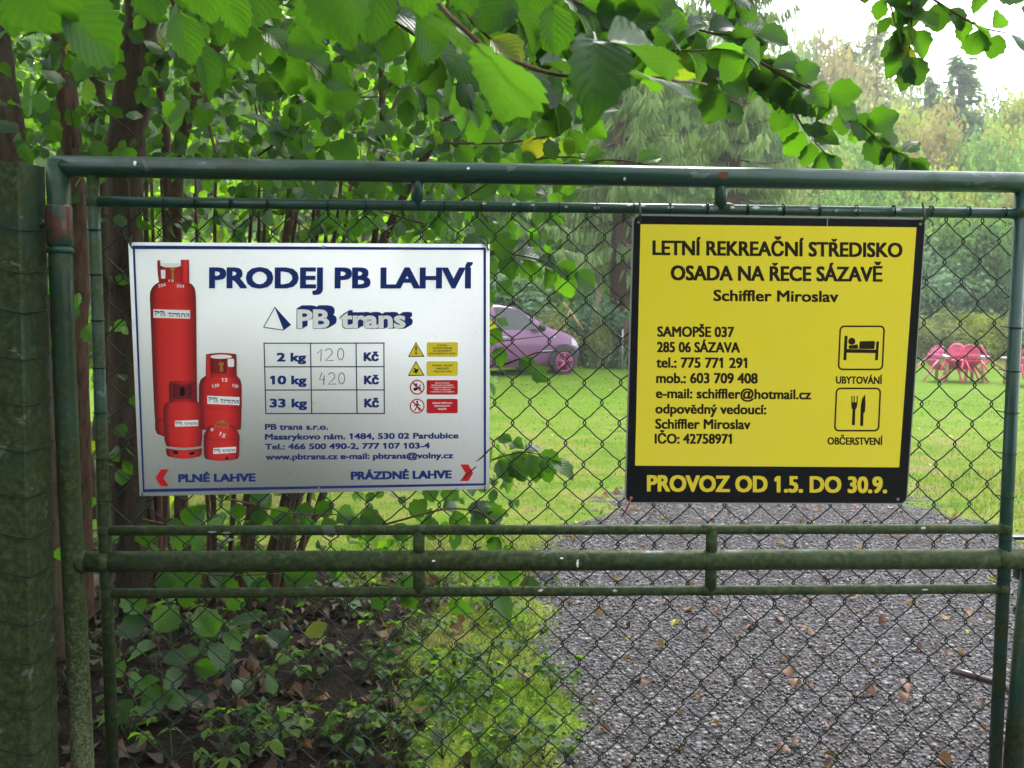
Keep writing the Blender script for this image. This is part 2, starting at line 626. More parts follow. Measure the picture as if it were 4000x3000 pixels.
# ------------------------------------------------------------------ pipes and the gate
def pipe(name, a, b, r, mat, parent, n=14, steps=2, bevelend=True):
    P = np.linspace(np.asarray(a, float), np.asarray(b, float), steps)
    return MB().tube(P, r, n).build(name, mat, parent, smooth=True)


gate = thing("gate", "green painted pipe gate with chain-link mesh across the gravel drive", "gate", (-1.2, gy(-1.2), 0.05))


def gp(x, z, off=0.0):
    return (x, gy(x, off), z)


TOP, MID = 1.893, .817
RB, RS = .0285, .0140
# main frame
pipe("top_rail", gp(-1.235, 1.899), gp(1.66, 1.884), RB, M['paint'], gate, 20)
pipe("middle_rail", gp(-1.20, MID), gp(1.66, MID - .001), .0292, M['paint_mossy'], gate, 20)
o = MB().tube([gp(-1.222, 1.899 + RB * .6), gp(-1.2225, 1.5), gp(-1.218, 1.0), gp(-1.205, .25), gp(-1.203, .06)], .0305, 20).build("hinge_stile", M['paint_lichen'], gate, True)
pipe("outer_stile", gp(1.50, .80), gp(1.475, .06), .0285, M['paint_dark'], gate, 18)
pipe("bottom_rail", gp(-1.20, .10), gp(1.48, .10), RB, M['paint_mossy'], gate, 16)
# mesh frame
pipe("inner_stile", gp(-1.131, 1.893), gp(-1.121, .13), .0168, M['paint_mossy'], gate, 16)
pipe("inner_stile", gp(1.418, 1.886), gp(1.425, .13), .0180, M['paint_dark'], gate, 16)
pipe("mesh_rail", gp(-1.13, 1.806), gp(1.42, 1.800), RS + .0005, M['paint'], gate, 14)
pipe("mesh_rail", gp(-1.12, .905), gp(1.42, .904), RS, M['paint_mossy'], gate, 14)
pipe("mesh_rail", gp(-1.12, .727), gp(1.42, .728), RS, M['paint_mossy'], gate, 14)
for px in (1632, 2816):
    x = G(px, 750)[0]
    pipe("spacer_stub", gp(x, 1.89), gp(x, 1.80), .0165, M['paint'], gate, 14)
for px in (1636, 2778):
    x = G(px, 2190)[0]
    pipe("spacer_stub", gp(x, .905), gp(x, .82), .0165, M['paint_mossy'], gate, 14)
    pipe("spacer_stub", gp(x, .81), gp(x, .727), .0165, M['paint_mossy'], gate, 14)


def weld(x, z, r, mat, axis='h', w=.012):
    d = np.array([1, YAW, 0]) if axis == 'h' else np.array([0, 0, 1.0])
    c = np.array(gp(x, z))
    P = [c - d * w, c - d * w * .4, c + d * w * .4, c + d * w]
    return P, [r * .9, r * 1.12, r * 1.12, r * .9]


for (x, z, r, ax) in ((-1.131, 1.806, .0168, 'v'), (-1.126, .905, .0168, 'v'), (-1.123, .727, .0168, 'v'), (1.418, 1.80, .018, 'v'), (1.42, .904, .018, 'v'),
                      (1.422, .728, .018, 'v'), (-1.19, MID, .029, 'h'), (-1.125, MID, .029, 'h'), (1.41, MID, .029, 'h')):
    P, r_ = weld(x, z, r, None, ax, .018)
    MB().tube(P, r_, 14).build("weld_bead", M['paint_mossy'], gate, True)
for px, z, r in ((1632, 1.806, RS), (2816, 1.806, RS), (1636, .905, RS), (2778, .905, RS), (1636, .727, RS), (2778, .727, RS)):
    P, r_ = weld(G(px, 1500)[0], z, r, None, 'h', .022)
    MB().tube(P, r_, 14).build("weld_bead", M['paint_mossy'], gate, True)

# hinge sleeve with rust, pin to the post
o = MB().tube([gp(-1.2235, 1.795), gp(-1.2235, 1.79), gp(-1.2225, 1.69), gp(-1.2225, 1.685)], [.031, .0345, .0345, .031], 20).build("hinge_sleeve", M['paint_rust'], gate, True)
MB().tube([gp(-1.2225, 1.682), gp(-1.2225, 1.680), gp(-1.2225, 1.668), gp(-1.2225, 1.666)], [.03, .0355, .0355, .03], 20).build("hinge_ring", M['paint_rust'], gate, True)
MB().tube([(-1.262, gy(-1.26), 1.745), (-1.325, gy(-1.3), 1.745)], .009, 8).build("hinge_pin", M['paint'], gate, True)
MB().tube([(-1.268, gy(-1.26), 1.745), (-1.283, gy(-1.3), 1.745)], .017, 6).build("hinge_nut", M['paint'], gate)

# rust flake and white spots on the top rail
def patch(name, px, py, w, h, R, zc, mat, seed):
    """small curved flake lying on a horizontal pipe"""
    r_ = np.random.default_rng(seed)
    g = G(px, py)
    x0 = g[0]
    z0 = np.clip((g[2] - zc) / R, -.95, .95)
    a0 = math.asin(z0)
    n = 12
    V = [(x0, gy(x0) - (R + .0012) * cos(a0), zc + (R + .0012) * sin(a0))]
    for k in range(n):
        th = k / n * 2 * pi
        q = r_.uniform(.6, 1.1)
        dx, da = cos(th) * w * q, sin(th) * h * q / R
        V.append((x0 + dx, gy(x0 + dx) - (R + .0008) * cos(a0 + da), zc + (R + .0008) * sin(a0 + da)))
    F = np.array([(0, 1 + k, 1 + (k + 1) % n) for k in range(n)])
    return MB().add(V, F).build(name, mat, gate)


zt = lambda x: 1.899 - (x + 1.235) / 2.895 * .015
for (px, py, w, h, mt) in ((542, 642, .004, .009, 'white_metal'), (1832, 663, .005, .004, 'white_metal'), (2435, 703, .004, .006, 'white_metal'), (2816, 690, .02, .012, 'rusty')):
    patch("rust_patch" if mt == 'rusty' else "bird_dropping", px, py, w, h, RB, zt(G(px, py)[0]), M[mt], px)
for (px, py, w, h) in ((2254, 2188, .004, .013), (2192, 2171, .006, .003), (1696, 2181, .005, .003)):
    patch("bird_dropping", px, py, w, h, .0292, .8165, M['white_metal'], px)
for (px, py, w, h, z) in ((835, 2073, .012, .004, .905), (890, 2076, .014, .004, .905), (3600, 2059, .008, .004, .905), (2110, 2302, .008, .005, .727), (2400, 2303, .008, .004, .727), (3605, 2298, .01, .003, .727)):
    patch("paint_chip", px, py, w, h, RS, z, M['alu'], px)
for k in range(16):
    px = 1900 + k * 105 + random.uniform(-30, 30)
    patch("paint_chip", px, 800 + k * 1.5 + random.uniform(-6, 8), random.uniform(.005, .014), random.uniform(.003, .006), RS + .0005, 1.8035, M['alu'], k)

# chain-link wires: each wire is one zigzag running down the gate, hooked into its neighbours
WD, HD = .1013, .1155
node = G(2076, 1087)
mesh_root = gate


def wire_path(x0, z_top, z_bot, side, jit, yo=.016):
    """zigzag between x0 (left bends) and x0+WD/2 (right bends)"""
    pts = []
    half = HD / 2
    z = z_top
    k = 0
    ov = .0035
    P = []
    # bend heights: right bends at node[2]+n*HD (for side 0), left bends half way
    n0 = math.floor((z_bot - node[2]) / half)
    n1 = math.ceil((z_top - node[2]) / half)
    for n in range(n1, n0 - 1, -1):
        zz = node[2] + n * half
        right = (n % 2 == 0) == (side == 0)
        dx, dz = jit(x0 + WD / 2 if right else x0, zz)
        xb = (x0 + WD / 2 + ov) if right else (x0 - ov)
        P.append((xb + dx, zz + dz, right))
    for i, (xb, zz, right) in enumerate(P):
        s = -1 if right else 1                      # towards the other side
        yb = yo
        b = .0052
        pts.append((xb + s * .004, yb + (.0035 if right else -.0035), zz + b * 1.5))
        pts.append((xb, yb + (.002 if right else -.002), zz + b * .55))
        pts.append((xb, yb - (.002 if right else -.002), zz - b * .55))
        pts.append((xb + s * .004, yb - (.0035 if right else -.0035), zz - b * 1.5))
        if i + 1 < len(P):
            nx_, nz = P[i + 1][0], P[i + 1][1]
            ym = yb + (-.0045 if right else .0045)
            for f in (.33, .67):
                sag = .0035 * (1 if right else -1) * sin(pi * f)
                pts.append((xb + (nx_ - xb) * f + sag, ym, zz + (nz - zz) * f + .002 * sin(pi * f)))
    pts = [q for q in pts if z_bot - .02 < q[2] < z_top + .012]
    return [(q[0], gy(q[0], q[1]), q[2]) for q in pts]


def jit(x, z):
    a = np.clip((1.0 - z) / .9, 0, 1)
    return (.011 * a * sin(z * 7 + x * 2.3) + .0015 * sin(x * 31 + z * 17), .007 * a * sin(x * 5.1 + z * 4) + .0015 * sin(x * 23 - z * 29))


kx = -1.11
first = node[0] - math.ceil((node[0] + 1.105) / (WD / 2)) * (WD / 2)
k = 0
x0 = first
while x0 < 1.405:
    idx = round((x0 - node[0]) / (WD / 2))
    side = 0 if idx % 2 == 1 or idx % 2 == -1 else 1
    xx = max(min(x0, 1.385), -1.115)
    MB().tube(wire_path(xx, 1.79, .12, side, jit), .0020, 5, cap=False).build("mesh_wire", M['wire'], gate, True)
    x0 += WD / 2
    k += 1


def ring(c, axis, R, w=.0016, turns=1, tail=True, ph=0.0):
    """tie wire wound round a pipe"""
    n = int(14 * turns) + 1
    th = np.linspace(ph, ph + 2 * pi * turns, n)
    if axis == 'x':
        P = [(c[0] + .0016 * t_ / pi, c[1] + cos(t_) * (R + w), c[2] + sin(t_) * (R + w)) for t_ in th]
    else:
        P = [(c[0] + cos(t_) * (R + w), c[1] + sin(t_) * (R + w), c[2] + .0012 * sin(t_)) for t_ in th]
    return P


# ties on the upper mesh rail (spacing read from the photograph) and on the stiles
px_t = [640, 760, 900, 1040, 1275, 1425, 1565, 1728, 1872, 2022, 2172, 2320, 2465, 2605, 2750, 2905, 3045, 3185, 3330, 3475, 3620, 3765, 3905]
for i, px in enumerate(px_t):
    x = G(px, 810)[0]
    mb = MB().tube(ring(gp(x, 1.8032), 'x', RS + .0004, .0015, 1.3, ph=i), .0016, 5)
    if i % 2 == 0 or i > 4:
        mb.tube([gp(x, 1.788, -.008), gp(x - .006, 1.780, -.012), gp(x - .018, 1.772, -.006), gp(x - .024, 1.762, .004)], .0014, 5)
        mb.tube([gp(x, 1.788, .004), gp(x + .008, 1.779, -.004), gp(x + .02, 1.775, .004), gp(x + .024, 1.764, .01)], .0014, 5)
    mb.build("tie_wire", M['wire'], gate, True)
for i, py in enumerate([897, 1072, 1250, 1435, 1610, 1790, 1953, 2124, 2292, 2465, 2628, 2796, 2965]):
    g_ = G(410, py)
    zc = g_[2]
    MB().tube(ring(gp(-1.131 + (1.893 - zc) * .0057, zc), 'z', .0168, .0016, 1.6, ph=i), .0017, 5).build("tie_wire", M['wire'], gate, True)
for i, py in enumerate([1278, 1448, 1610, 1770, 1938, 2104, 2260, 2418, 2570, 2723, 2893]):
    zc = G(3920, py)[2]
    mb = MB().tube(ring(gp(1.4185 + (1.8 - zc) * .004, zc), 'z', .018, .0018, 1.6, ph=i), .0019, 5)
    mb.tube([gp(1.398, zc), gp(1.39, zc + .002, .008), gp(1.383, zc + .004, .012)], .0016, 5)
    mb.build("tie_wire", M['wire'], gate, True)
# rusty bits of wire hanging from the lower mesh rail
mb = MB()
for px, h in ((2050, .06), (2062, .045), (2846, .05)):
    a = G(px, 2225 if px < 2100 else 2325, -.016)
    mb.tube([a, a + np.array([.004, -.004, -.02]), a + np.array([-.003, .002, -h * .7]), a + np.array([-.006, 0, -h])], .0022, 6)
mb.build("rusty_wire_end", M['rusty'], gate, True)

# latch box and cover plate at the outer stile
mb = MB()
b = G(3985, 2262, .01)
mb.box((1.507, gy(1.5, .02), .775), (.038, .02, .024)).build("latch_box", M['plastic_black'], gate, bevel=.004)
MB().box((1.475, gy(1.47, .035), .872), (.05, .02, .005)).build("cover_plate", M['plastic_black'], gate, bevel=.002)

# drop bolt with bent handle behind the gate
bolt = thing("drop_bolt", "bent rusty drop bolt handle leaning behind the lower end of the gate", "bolt", (1.5, gy(1.5, .06), .05))
pts = [at(3718, 2618, 2.95), at(3800, 2640, 2.93), at(3870, 2660, 2.92), at(3925, 2682, 2.91), at(3957, 2715, 2.90), at(3968, 2770, 2.9), at(3964, 2860, 2.9), at(3962, 3150, 2.9)]
MB().tube(pts[:4], .0115, 12).build("handle_grip", M['lever'], bolt, True)
MB().tube(pts[3:], .0105, 12).build("bolt_rod", M['rusty'], bolt, True)
q = at(3962, 2960, 2.9)
MB().tube([(q[0], q[1], q[2] + .06), (q[0], q[1], .04)], .017, 12).build("guide_tube", M['paint_dark'], bolt, True)

# ------------------------------------------------------------------ square gate post on the left with fence wires
post = thing("gate_post", "square mossy green post with wires wound round it beside the gate", "post", (-1.42, gy(-1.42), 0))
cx0, cx1 = -1.60, -1.337
zz = [0, .4, .8, 1.2, 1.6, 1.885]
fx = G(75, 620)[0]
fx2 = G(136, 3000)[0]
yf = gy(-1.4, -.06)
p_tl = at(75, 615, 2.60)
p_bl = at(134, 2990, 2.60)
xr0, xr1 = p_tl[0], p_bl[0]
# right face goes back from the front edge
qt = at(124, 1100, 2.715)
V, n = [], 2
def xr(z): return xr0 + (xr1 - xr0) * (1.895 - z) / (1.895 - .24)
sec = []
for z in (0.0, 1.897):
    x = xr(z)
    V += [(x - .16, 2.592, z), (x - .006, 2.598, z), (x, 2.604, z), (x + .012, 2.715, z), (x + .008, 2.722, z), (x - .15, 2.715, z)]
F = [(i, (i + 1) % 6, 6 + (i + 1) % 6, 6 + i) for i in range(6)]
me = bpy.data.meshes.new("post_body")
me.from_pydata(V, [], F + [tuple(range(6, 12)), tuple(reversed(range(6)))])
me.materials.append(M['paint_post'])
link("post_body", me, post)
# wires of the side fence wound round the post
for i, py in enumerate([893, 1060, 1215, 1400, 1580, 1760, 1938, 2095, 2245, 2435, 2583, 2765, 2940]):
    zc = at(60, py, 2.6)[2]
    x = xr(zc)
    w_ = .006 * sin(i * 2.3)
    P = [(x - .30, 2.60, zc + .035 + w_), (x - .16, 2.588, zc + .018 + w_), (x - .08, 2.588, zc + .012), (x - .02, 2.590, zc - .002), (x + .004, 2.600, zc - .006),
         (x + .012, 2.66, zc - .002), (x + .016, 2.722, zc + .008), (x - .05, 2.727, zc + .01)]
    MB().tube(P, .0018, 6).build("fence_wire", M['wire'], post, True)
side_f = thing("side_fence", "green chain-link fence continuing beyond the square post", "fence", (-2.2, 2.6, 0))
for k in range(22):
    x = -1.62 - k * .045
    P = []
    for j in range(28):
        P.append((x - (.046 if (j + k) % 2 else 0), 2.62 + .003 * (-1) ** j, 1.84 - j * .062))
    MB().tube(P, .0016, 4, cap=False).build("mesh_wire", M['wire'], side_f)
MB().tube([(-1.6, 2.62, 1.85), (-2.7, 2.62, 1.85)], .012, 8).build("top_wire_rail", M['paint_dark'], side_f, True)
MB().tube([(-2.7, 2.62, 0), (-2.7, 2.62, 1.88)], .03, 10).build("fence_post", M['paint_post'], side_f, True)
for k in range(1):
    pass

# ------------------------------------------------------------------ signs
def homography(src, dst):
    A = []
    for (x, y), (u, v) in zip(src, dst):
        A.append([x, y, 1, 0, 0, 0, -u * x, -u * y, -u])
        A.append([0, 0, 0, x, y, 1, -v * x, -v * y, -v])
    _, _, vt = np.linalg.svd(np.array(A))
    return vt[-1].reshape(3, 3)


def face_viewer(me):
    """printed faces look out of the sign (local -Y)"""
    me.update()
    for p_ in me.polygons:
        if p_.normal.y > 0: p_.flip()
    me.update()


class Sign:
    """flat print laid out in the reading coordinates of the real sign; (x,y) are mapped to its plane"""

    def __init__(s, root, corners, w, h):
        s.root = root
        s.H = homography(corners, [(-w / 2, h / 2), (w / 2, h / 2), (w / 2, -h / 2), (-w / 2, -h / 2)])

    def m(s, P, layer):
        P = np.asarray(P, float)
        q = np.concatenate([P, np.ones((len(P), 1))], 1) @ s.H.T
        q = q[:, :2] / q[:, 2:3]
        return np.stack([q[:, 0], np.full(len(q), -.00125 - .00007 * layer), q[:, 1]], 1)

    def put(s, name, V2, F, mat, layer=1, parent=None, attrs=None):
        me = bpy.data.meshes.new(name)
        me.from_pydata([tuple(v) for v in s.m(V2, layer)], [], [tuple(f) for f in F])
        me.materials.append(mat)
        face_viewer(me)
        return link(name, me, parent or s.root, False)

    def poly(s, name, P, mat, layer=1, parent=None):
        return s.put(name, P, [tuple(range(len(P)))], mat, layer, parent)

    def polys(s, name, Ps, mat, layer=1, parent=None):
        V, F = [], []
        for P in Ps:
            F.append(tuple(range(len(V), len(V) + len(P))))
            V += list(P)
        return s.put(name, V, F, mat, layer, parent)

    def strokes(s, name, lines, w, mat, layer=1, parent=None):
        Ps = []
        for ln in lines:
            ln = np.asarray(ln, float)
            T = np.gradient(ln, axis=0)
            T /= np.linalg.norm(T, axis=1)[:, None] + 1e-9
            N = np.stack([-T[:, 1], T[:, 0]], 1) * w / 2
            for i in range(len(ln) - 1):
                Ps.append([ln[i] + N[i], ln[i + 1] + N[i + 1], ln[i + 1] - N[i + 1], ln[i] - N[i]])
        return s.polys(name, Ps, mat, layer, parent)


def text_geo(body, bold=0.0, res=3, space=1.0):
    c = bpy.data.curves.new("t", 'FONT')
    c.body = body
    c.size = 1
    c.offset = bold
    c.resolution_u = res
    c.space_character = space
    c.fill_mode = 'FRONT'
    o = bpy.data.objects.new("t", c)
    COL.objects.link(o)
    dg = bpy.context.evaluated_depsgraph_get()
    me = bpy.data.meshes.new_from_object(o.evaluated_get(dg))
    V = np.array([v.co[:2] for v in me.vertices]) if len(me.vertices) else np.zeros((0, 2))
    F = [tuple(p.vertices) for p in me.polygons]
    bpy.data.objects.remove(o)
    bpy.data.curves.remove(c)
    bpy.data.meshes.remove(me)
    return V, F


_cap = {}


def glyphs(body, space=1.0):
    """text outlines; the figure one gets its flag, R and e their hacek, which the built-in font draws badly"""
    plain_ = body.replace("Ř", "R").replace("ě", "e")
    V, F = text_geo(plain_, 0, space=space)
    lo, hi = capheight(0)
    H = hi - lo
    V = [tuple(v) for v in V]
    F = list(F)

    def add(P):
        F.append(tuple(range(len(V), len(V) + len(P))))
        V.extend(P)
    for i, ch in enumerate(body):
        if ch not in "1Řě": continue
        g, _ = text_geo(plain_[i], 0, space=space)
        w_ = g[:, 0].max() - g[:, 0].min()
        pre, _ = text_geo(plain_[:i + 1], 0, space=space)
        xr_ = pre[:, 0].max()
        if ch == '1':
            xl = xr_ - w_
            add([(xl - .13, lo + H * .70), (xl + w_ * .4, lo + H * .84), (xl + w_ * .4, hi), (xl - .13, lo + H * .82)][::-1] if False else [(xl + .002, lo + H * .80), (xl + .002, hi), (xl - .12, lo + H * .84), (xl - .12, lo + H * .70)])
        else:
            cx_ = xr_ - w_ * .52
            y0 = g[:, 1].max() + H * .07
            a_, b_, h_ = .13, .075, H * .17
            add([(cx_, y0), (cx_, y0 + h_ * .45), (cx_ - b_, y0 + h_), (cx_ - a_, y0 + h_)])
            add([(cx_, y0 + h_ * .45), (cx_, y0), (cx_ + a_, y0 + h_), (cx_ + b_, y0 + h_)])
    return np.array(V), F


def capheight(bold):
    if bold not in _cap:
        V, F = text_geo("H", 0)
        _cap[bold] = (V[:, 1].min(), V[:, 1].max())
    return _cap[bold]


def text(sign, body, x0, y0, x1, y1, cap, mat, bold=.0, layer=2, parent=None, shift=(0, 0), name="lettering", space=1.0, ital=0.0, off=0.0):
    """baseline from (x0,y0) to (x1,y1), capitals cap high"""
    V, F = text_geo(body, off) if off else glyphs(body, space)
    lo, hi = capheight(0)
    lo, hi = lo - off, hi + off
    sy = cap / (hi - lo)
    mnx, mxx = V[:, 0].min(), V[:, 0].max()
    u = (V[:, 0] - mnx) / (mxx - mnx)
    L_ = math.hypot(x1 - x0, y1 - y0)
    ex, ey = (x1 - x0) / L_, (y1 - y0) / L_
    h = (V[:, 1] - lo) * sy
    X = x0 + u * L_ * ex + h * ey + ital * h + shift[0]
    Yv = y0 + u * L_ * ey - h * ex + shift[1]
    P = np.stack([X, Yv], 1)
    if not bold: return sign.put(name, P, F, mat, layer, parent)
    # heavier strokes: the same letters laid again a hair's breadth to every side
    b = bold * cap * 1.25
    AV, AF, n = [], [], len(P)
    lay = []
    for q, (ox, oy) in enumerate(((-1, -1), (1, -1), (-1, 1), (1, 1), (0, 0), (0, -1), (0, 1), (-1, 0), (1, 0))):
        AF += [tuple(i + q * n for i in f) for f in F]
        AV.append(sign.m(P + np.array([ox, oy * .6]) * b, layer + q * .12))
    me = bpy.data.meshes.new(name)
    me.from_pydata([tuple(v) for v in np.concatenate(AV)], [], AF)
    me.materials.append(mat)
    face_viewer(me)
    return link(name, me, parent or sign.root, False)


def sign_root(name, label, c, pos_, scale, rx, ry, rz):
    p = CAM + (np.array(pos_) - CAM) * scale
    o = thing(name, label, "sign", tuple(p))
    m = Matrix.Rotation(radians(rz), 3, 'Z') @ Matrix.Rotation(radians(rx), 3, 'X') @ Matrix.Rotation(radians(ry), 3, 'Y')
    o.rotation_euler = m.to_euler()
    return o


def rrect(x0, y0, x1, y1, r, n=5):
    P = []
    for cx, cy, a in ((x1 - r, y0 + r, -90), (x1 - r, y1 - r, 0), (x0 + r, y1 - r, 90), (x0 + r, y0 + r, 180)):
        for k in range(n + 1):
            t_ = radians(a + 90 * k / n)
            P.append((cx + r * cos(t_), cy + r * sin(t_)))
    return P


def ringpolys(outer, inner):
    n = len(outer)
    return [[outer[i], outer[(i + 1) % n], inner[(i + 1) % n], inner[i]] for i in range(n)]


def ell(cx, cy, rx, ry=None, n=20, a0=0, a1=360):
    ry = ry or rx
    return [(cx + rx * cos(radians(a0 + (a1 - a0) * k / n)), cy + ry * sin(radians(a0 + (a1 - a0) * k / n))) for k in range(n)]


# ---- white sign
sc1 = .955
ws = sign_root("gas_bottle_sign", "white sign with blue border and printed red gas bottles wired to the gate mesh", None, (-.5628, 2.8281, 1.3467), sc1, 2.5, -.44, 5.96)
w1, h1 = 1.0 * sc1, .7165 * sc1
S1 = Sign(ws, [(30, 65), (2083, 80), (2087, 1470), (97, 1510)], w1, h1)


def sign_plate_mat(name, col, grime):
    m, t, o = new_mat(name)
    p = objc(t)
    n1 = noise(t, 90, 5, p, .7)
    n2 = noise(t, 4.5, 4, p, .6)
    f = mth(t, 'MULTIPLY', ramp(t, n1, [(.60, (0, 0, 0)), (.70, (1, 1, 1))]), ramp(t, n2, [(.48, (0, 0, 0)), (.62, (1, 1, 1))]))
    f = mth(t, 'MULTIPLY', f, grime)
    c = mixc(t, f, col, (.22, .24, .16))
    c = mixc(t, mth(t, 'MULTIPLY', noise(t, 3, 3, p), .12), c, (.5, .5, .46))
    sx_ = nd(t, "SeparateXYZ")
    L(t, p, sx_.inputs[0])
    pbsdf(t, o, c, .3, .5, None)
    return m


M['plate1'] = sign_plate_mat("weathered_white_enamel", (.84, .84, .86), .55)
M['plate2'] = sign_plate_mat("yellow_foil", (.82, .66, .005), .05)
MB().box((0, 0, 0), (w1 / 2, .001, h1 / 2)).build("sign_plate", M['plate1'], ws, world=False)
# blue border
bo = [(55, 84), (2062, 100), (2067, 1449), (115, 1488)]
bi = [(68, 103), (2048, 113), (2055, 1437), (124, 1470)]
S1.polys("printed_border", ringpolys(bo, bi), M['blue'], 1)
text(S1, "PRODEJ PB LAHVÍ", 498, 323, 1982, 327, 110, M['blue'], .055)
# logo
S1.polys("pyramid_logo", [[(866, 434), (958, 536), (917, 566)]], M['blue'], 2)
S1.strokes("pyramid_logo", [[(866, 434), (801, 549)], [(801, 549), (917, 566)], [(866, 434), (917, 566)]], 4.5, M['navy'], 3)
for nm, x0, x1, cap in (("PB", 992, 1176, 108), ("trans", 1236, 1608, 104)):
    for i in range(8):
        text(S1, nm, x0, 556, x1, 556, cap, M['blue'], .055, 2 + i * .25, shift=(4 + i * 4.2, -i * 2.4 - 2), name="logo_lettering")
    text(S1, nm, x0 - 2, 557, x1 + 2, 557, cap + 5, M['navy'], 0, 5.4, name="logo_lettering", off=.042)
    text(S1, nm, x0, 556, x1, 556, cap, M['white'], 0, 6.3, name="logo_lettering", off=.035)
# price table
ln = []
S1.strokes("table_rule", [[(801, 640), (1489, 640)], [(806, 774), (1490, 774)], [(808, 906), (1491, 906)], [(812, 1040), (1492, 1040)],
                          [(804, 637), (815, 1042)], [(1068, 640), (1076, 1040)], [(1327, 640), (1334, 1040)], [(1485, 640), (1489, 1040)]], 6, M['navy'], 2)
for body, x0, y, x1 in (("2 kg", 880, 742, 1040), ("10 kg", 842, 872, 1043), ("33 kg", 840, 1003, 1046), ("Kč", 1374, 740, 1452), ("Kč", 1376, 872, 1454), ("Kč", 1378, 1003, 1455)):
    text(S1, body, x0, y, x1, y, 45, M['blue'], .065)


def arc(cx, cy, rx, ry, a0, a1, n=12):
    return [(cx + rx * cos(radians(a0 + (a1 - a0) * k / n)), cy + ry * sin(radians(a0 + (a1 - a0) * k / n))) for k in range(n + 1)]


hand = [[(1108, 698), (1130, 674), (1127, 742)],
        arc(1172, 692, 20, 20, -160, 40, 8) + [(1152, 740), (1198, 738)], arc(1240, 702, 17, 33, -90, 270, 18),
        [(1133, 806), (1120, 848), (1152, 846)], [(1146, 824), (1144, 878)],
        arc(1188, 828, 19, 20, -160, 40, 8) + [(1168, 874), (1212, 872)], arc(1246, 840, 17, 32, -90, 270, 18)]
S1.strokes("handwritten_price", hand, 4.2, M['pencil'], 2)
for body, x0, y0, x1, y1 in (("PB trans s.r.o.", 812, 1131, 1168, 1131), ("Masarykovo nám. 1484, 530 02 Pardubice", 812, 1188, 1908, 1181),
                             ("Tel.: 466 500 490-2, 777 107 103-4", 812, 1244, 1746, 1238), ("www.pbtrans.cz e-mail: pbtrans@volny.cz", 816, 1302, 1878, 1294)):
    text(S1, body, x0, y0, x1, y1, 31, M['blue'], .055)
text(S1, "PLNÉ LAHVE", 320, 1429, 754, 1424, 42, M['blue'], .07)
text(S1, "PRÁZDNÉ LAHVE", 1303, 1415, 1869, 1407, 42, M['blue'], .07)
S1.polys("red_arrow", [[(217, 1358), (262, 1357), (231, 1407), (187, 1407)], [(187, 1407), (231, 1407), (262, 1452), (219, 1453)]], M['red'], 2)
S1.polys("red_arrow", [[(1922, 1330), (1966, 1330), (1994, 1379), (1951, 1379)], [(1951, 1379), (1994, 1379), (1967, 1424), (1922, 1425)]], M['red'], 2)
# warning notes
for i, (y0, y1, mt, lines) in enumerate(((636, 718, 'yprint', ["POZOR !", "TLAKOVÁ NÁDOBA", "NA ZKAPALNĚNÝ", "UHLOVODÍKOVÝ PLYN !"]),
                                         (744, 826, 'yprint', ["PROPAN - BUTAN", "NEBEZPEČÍ", "VÝBUCHU PLYNU"]),
                                         (851, 933, 'red', ["ZÁKAZ KOUŘENÍ,", "MANIPULACE S PLAMENEM", "A UKLÁDÁNÍ NEBEZPEČNÝCH", "LÁTEK A HOŘLAVIN", "V OKRUHU 3 m OD OBJEKTU"]),
                                         (957, 1039, 'red', ["ZÁKAZ PŘÍSTUPU", "NEPOVOLANÝM", "OSOBÁM"]))):
    lb = S1.poly("warning_label", rrect(1729, y0, 1905, y1, 9), M[mt], 2)
    n = len(lines)
    st = 15.5 if n > 3 else 17
    if n == 5: st = 12.5
    wmax = max(len(q) for q in lines)
    cap = 9.0 if n < 5 else 6.5
    for j, tx in enumerate(lines):
        wd = len(tx) * (8.0 if n < 5 else 5.9)
        wd = min(wd, 162)
        yb = (y0 + y1) / 2 + (j - (n - 1) / 2) * st + cap / 2
        text(S1, tx, 1817 - wd / 2, yb, 1817 + wd / 2, yb, cap, M['black'] if mt == 'yprint' else M['white'], .03, 3, lb)
for y, sym in ((682, 'ex'), (789, 'bang')):
    tr = [(1667, y - 48), (1716, y + 36), (1622, y + 37)]
    sy_ = S1.poly("warning_triangle", tr, M['black'], 2)
    S1.poly("triangle_face", [(1667, y - 39), (1708, y + 31), (1629, y + 32)], M['yprint'], 3, sy_)
    if sym == 'ex':
        S1.polys("symbol", [[(1662, y - 24), (1673, y - 24), (1670, y + 8), (1665, y + 8)], ell(1667.5, y + 17, 6)], M['black'], 4, sy_)
    else:
        r_ = random.Random(4)
        pl = []
        for k in range(14):
            a = r_.uniform(0, 2 * pi)
            d = r_.uniform(2, 17)
            c_ = (1667 + d * cos(a), y + 6 + d * sin(a) * .95)
            pl.append([(c_[0] + r_.uniform(4, 8) * cos(b_), c_[1] + r_.uniform(3, 7) * sin(b_)) for b_ in (0, 1.3, 2.5, 3.9, 5.1)])
        S1.polys("symbol", pl, M['black'], 4, sy_)
